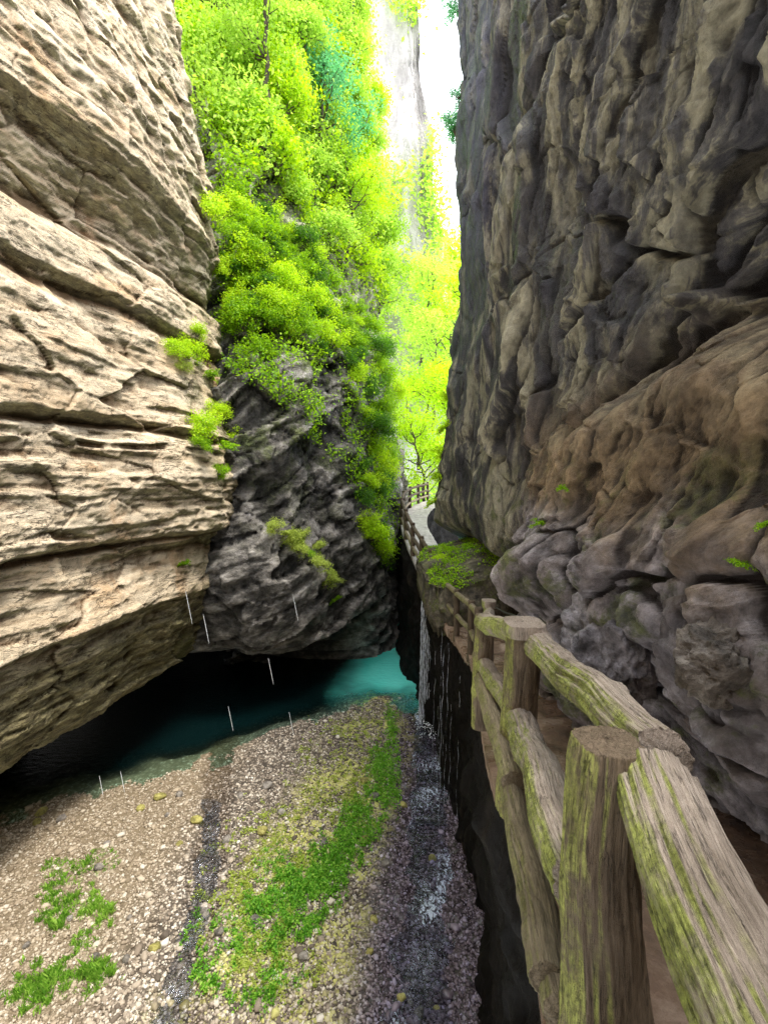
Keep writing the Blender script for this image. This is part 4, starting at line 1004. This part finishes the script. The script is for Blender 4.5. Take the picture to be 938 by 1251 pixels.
# posts (built from the foot upward)
pst = log('post', down(P1t, -1.85, .0, -.06), P1t + np.array([0, 0, .0]), .112, .066, 3, 'postwood', rail, nl=240, nr=96, bend=.05, flat=.45, endr=.16, rough=1.5, flare=([0, .3, .6, .86, .96, 1], [1.0, .98, .92, .95, 1.06, 1.0]))
log('post', down(P2t, -1.82, -.04, 0), P2t - np.array([0, 0, .05]), .088, .082, 5, 'postwood', rail, nl=200, nr=72, flat=.75, endr=.08)
log('post_cap', P2t - np.array([0, 0, .055]), P2t + np.array([0, 0, .012]), .102, .100, 6, 'wood', rail, nl=24, nr=72, flat=.85, endr=.06, rough=.5)
log('post', down(P3t, -2.0, -.02, 0), P3t, .075, .068, 7, 'postwood', rail, nl=160, nr=48, flat=.5, endr=.1)
log('post', down(P4t, -2.9, 0, 0), P4t - np.array([0, 0, .06]), .07, .06, 8, 'wood', rail, nl=120, nr=40, flat=.5, endr=.1)
log('post_cap', P4t - np.array([0, 0, .075]), P4t + np.array([0, 0, .02]), .085, .088, 9, 'wood', rail, nl=20, nr=40, flat=.8, endr=.06, rough=.5)
# rails
n0 = at(803, 972, .915); n1 = at(880, 1124, .62); n2 = n1 + (n1-n0)*1.6
log('rail', n2, n0 + (n0-n1)*.04, .066, .072, 11, 'wood', rail, nl=420, nr=128, bend=.035, endr=.5, rough=1.4)
log('rail', at(806, 925, .99), at(650, 782, 2.5), .060, .072, 12, 'wood', rail, nl=360, nr=96, bend=.035, endr=.5, rough=1.5)
log('rail', at(640, 775, 2.5), at(590, 760, 3.6), .070, .066, 13, 'wood', rail, nl=160, nr=48)
log('rail', at(592, 765, 3.65), at(598, 748, 5.95), .062, .060, 14, 'wood', rail, nl=120, nr=40)
# middle rails
log('rail', at(712, 1085, 1.02), at(636, 880, 2.35), .075, .068, 15, 'wood', rail, nl=260, nr=72, bend=.03, rough=1.5)
log('rail', at(636, 878, 2.45), at(590, 810, 3.6), .068, .060, 16, 'wood', rail, nl=160, nr=48)
log('rail', at(778, 1330, .86), at(830, 1500, .62), .085, .085, 17, 'wood', rail, nl=160, nr=64)
# lower rails, fixed outside the posts
log('rail', at(690, 1240, 1.0), at(622, 955, 2.1), .046, .044, 18, 'oldwood', rail, nl=260, nr=64, bend=.02)
log('rail', at(628, 960, 2.0), at(586, 822, 3.75), .056, .060, 19, 'oldwood', rail, nl=200, nr=56, bend=.02)
log('rail', at(668, 1200, 1.06), at(618, 945, 2.2), .042, .036, 20, 'oldwood', rail, nl=220, nr=56, bend=.03)
# cable between the posts
cb = tube([at(605, 742, 5.2), at(616, 748, 4.4), at(628, 752, 3.6), at(640, 757, 2.75)], .008, 8)
ca = mesh_np('cable', cb[0] - np.array(rail.location), cb[1], M['cable'], parent=rail)

# railing in the shadow under the ledge
r2 = empty('log_railing', (1.45, 8.0, -3.1)); tag(r2, 'dim log railing in the shadow below the mossy ledge', 'railing')
ys2 = [6.3, 7.6, 9.0, 10.4, 11.8]
pp = [np.array([ex(y) + .05, y, zw(y)]) for y in ys2]
for i, p in enumerate(pp): log('post', p - [0, 0, .1], p + [0, 0, .95], .06, .055, 50 + i, 'farwood', r2, nl=40, nr=24)
for a, b, i in zip(pp[:-1], pp[1:], range(9)):
    log('rail', a + [0, 0, .86], b + [0, 0, .86], .05, .05, 60 + i, 'oldwood', r2, nl=40, nr=24); log('rail', a + [0, 0, .42], b + [0, 0, .42], .045, .045, 70 + i, 'oldwood', r2, nl=40, nr=24)
# far railing
r3 = empty('log_railing', (.8, 17, -2.2)); tag(r3, 'distant dark railing along the pale far walkway', 'railing')
ys3 = [12.9, 14.2, 15.6, 17.2, 19.2, 21.6, 23.8, 26, 28]
pp = [np.array([ex(y) + .04, y, zw(y)]) for y in ys3]
for i, p in enumerate(pp): log('post', p - [0, 0, .15], p + [0, 0, 1.12], .075, .07, 80 + i, 'farwood', r3, nl=24, nr=16)
for a, b, i in zip(pp[:-1], pp[1:], range(20)):
    for k, hh in enumerate((1.0, .62, .28)):
        log('rail', a + [0, 0, hh], b + [0, 0, hh], .06, .06, 100 + 3*i + k, 'farwood' if k < 2 else 'oldwood', r3, nl=24, nr=14)

# ------------------------------------------------------------------ falling water
def fall_mat():
    k = NT('falling_water'); p = k.pos()
    n1 = k.noise(k.map(p, (22, 22, 3.0)), 1, 5, .7)
    d = k.n('ShaderNodeBsdfPrincipled'); k.set(d, 'Base Color', (.78, .82, .92)); k.set(d, 'Roughness', .15)
    t = k.n('ShaderNodeBsdfTransparent')
    m = k.n('ShaderNodeMixShader'); k.set(m, 0, k.f(n1, .40, .58, .04, .95))
    k.t.links.new(t.outputs[0], m.inputs[1]); k.t.links.new(d.outputs[0], m.inputs[2]); k.t.links.new(m.outputs[0], k.out.inputs[0]); return k.m
M['fall'] = fall_mat()
def drop_mat():
    k = NT('water_drop'); k.principled((.9, .93, .97), .1, None, IOR=1.33); return k.m
M['drop'] = drop_mat()
wf = empty('waterfall', (1.25, 14.2, BED)); tag(wf, 'thin silvery waterfall dripping off the ledge past the far walkway', 'waterfall')
def strand(p, z0, z1, w, seed):
    n = 120; z = np.linspace(z0, z1, n); r = np.random.default_rng(seed)
    x = p[0] + .03*fbm(z*2 + seed, 0*z, 0*z, 3) - .02*(z0-z); y = p[1] + .03*fbm(z*2 + seed, 0*z + 5, 0*z, 3)
    rad = w*(1 + .5*fbm(z*5 + seed, 0*z, 0*z + 2, 3)); return tube(np.stack([x, y, z], -1), np.maximum(rad, .002), 8)
V, F_ = join([strand((1.12 + .018*i, 13.0 + .12*(i % 3)), -2.1 - .02*i, BED + .0, .009 + .008*((i*7) % 3)/2, i) for i in range(24)])
mesh_np('water_curtain', V - np.array(wf.location), F_, M['fall'], parent=wf)
sv, sf = [], 0
r = np.random.default_rng(8); V0, F0 = ico(1); n = 420
pc = np.stack([1.35 + r.normal(size=n)*.22, 13.0 + r.normal(size=n)*.4, BED + np.abs(r.normal(size=n))*.12 + .03], -1); ss = r.uniform(.006, .02, n)
V = (V0[None]*ss[:, None, None] + pc[:, None]).reshape(-1, 3); F_ = (F0[None] + (np.arange(n)*len(V0))[:, None, None]).reshape(-1, 3)
mesh_np('splash', V - np.array(wf.location), F_, M['drop'], parent=wf)
wd = empty('waterfall', (1.4, 9.8, BED)); tag(wd, 'fine drips falling in front of the black rock below the walkway', 'waterfall')
V, F_ = join([strand((1.20 + .05*i, 9.0 + .35*((i*5) % 7)), -3.4, BED, .0025, 30 + i) for i in range(14)])
mesh_np('water_curtain', V - np.array(wd.location), F_, M['fall'], parent=wd)
DR = [(231, 742, 40, 10.5, 'long thin drip nearest the pale slab corner'), (252, 768, 36, 10.5, 'drip just right of the one nearest the pale slab'), (361, 742, 32, 11, 'drip in front of the dark rock left of the hanging ferns'),
      (331, 820, 32, 10.5, 'bright drip at the lower edge of the dark rock'), (282, 878, 30, 10, 'drip over the middle of the black cave'), (356, 884, 28, 10, 'drip in front of the turquoise water edge'),
      (150, 955, 26, 8.5, 'drip ending on the brown sand'), (124, 960, 24, 8.5, 'faint drip left of the one above the brown sand')]
for i, (px, py, hp, y, lb) in enumerate(DR):
    a = at(px - hp*.10, py - hp/2, y); b = at(px + hp*.10, py + hp/2, y)
    t = np.linspace(0, 1, 16)[:, None]; p = a + (b-a)*t
    rad = .0034*np.sin(np.pi*np.clip(t[:, 0]*.92 + .04, 0, 1))**.6 + .0015
    V, F_ = tube(p, rad, 8)
    o = mesh_np('water_drip', V - b, F_, M['drop']); o.location = b
    tag(o, lb, 'water drip', 'drips falling from the cliff')

# ------------------------------------------------------------------ light, sky, camera
SUN = Vector((.27, -.20, .94)).normalized()
sl = bpy.data.lights.new('sun', 'SUN'); sl.energy = 5.0; sl.angle = R(12); sl.color = (1., .95, .86)
so = bpy.data.objects.new('sun', sl); C.objects.link(so); so.rotation_euler = SUN.to_track_quat('Z', 'Y').to_euler()
w = bpy.data.worlds.new('World'); bpy.context.scene.world = w; w.use_nodes = True
nt = w.node_tree; nt.nodes.clear()
out = nt.nodes.new('ShaderNodeOutputWorld'); bg = nt.nodes.new('ShaderNodeBackground'); bg2 = nt.nodes.new('ShaderNodeBackground'); ad = nt.nodes.new('ShaderNodeAddShader')
sky = nt.nodes.new('ShaderNodeTexSky'); sky.sky_type = 'NISHITA'; sky.sun_disc = False
sky.sun_elevation = math.asin(SUN.z); sky.sun_rotation = math.atan2(SUN.x, SUN.y); sky.dust_density = 3; sky.air_density = 1.2
nt.links.new(sky.outputs[0], bg.inputs[0]); bg.inputs[1].default_value = .12
bg2.inputs[0].default_value = (.93, .97, 1., 1); bg2.inputs[1].default_value = 3.6     # thin white overcast
nt.links.new(bg.outputs[0], ad.inputs[0]); nt.links.new(bg2.outputs[0], ad.inputs[1]); nt.links.new(ad.outputs[0], out.inputs[0])
cam = bpy.data.cameras.new('camera'); co = bpy.data.objects.new('camera', cam); C.objects.link(co)
cam.sensor_fit = 'VERTICAL'; cam.sensor_height = 36; cam.sensor_width = 36; cam.lens = 36*F/1251; cam.clip_start = .02; cam.clip_end = 600
co.location = (0, 0, 0); co.rotation_euler = (R(90) - PITCH, 0, 0)
sc = bpy.context.scene; sc.camera = co
sc.view_settings.view_transform = 'Standard'; sc.view_settings.look = 'None'; sc.view_settings.exposure = 0; sc.view_settings.gamma = 1
sc.render.engine = 'CYCLES'; sc.cycles.max_bounces = 8; sc.cycles.transparent_max_bounces = 24; sc.cycles.use_denoising = True; sc.cycles.denoising_prefilter = 'NONE'; sc.cycles.denoising_input_passes = 'RGB_ALBEDO_NORMAL'; sc.cycles.use_adaptive_sampling = True; sc.cycles.adaptive_threshold = .02
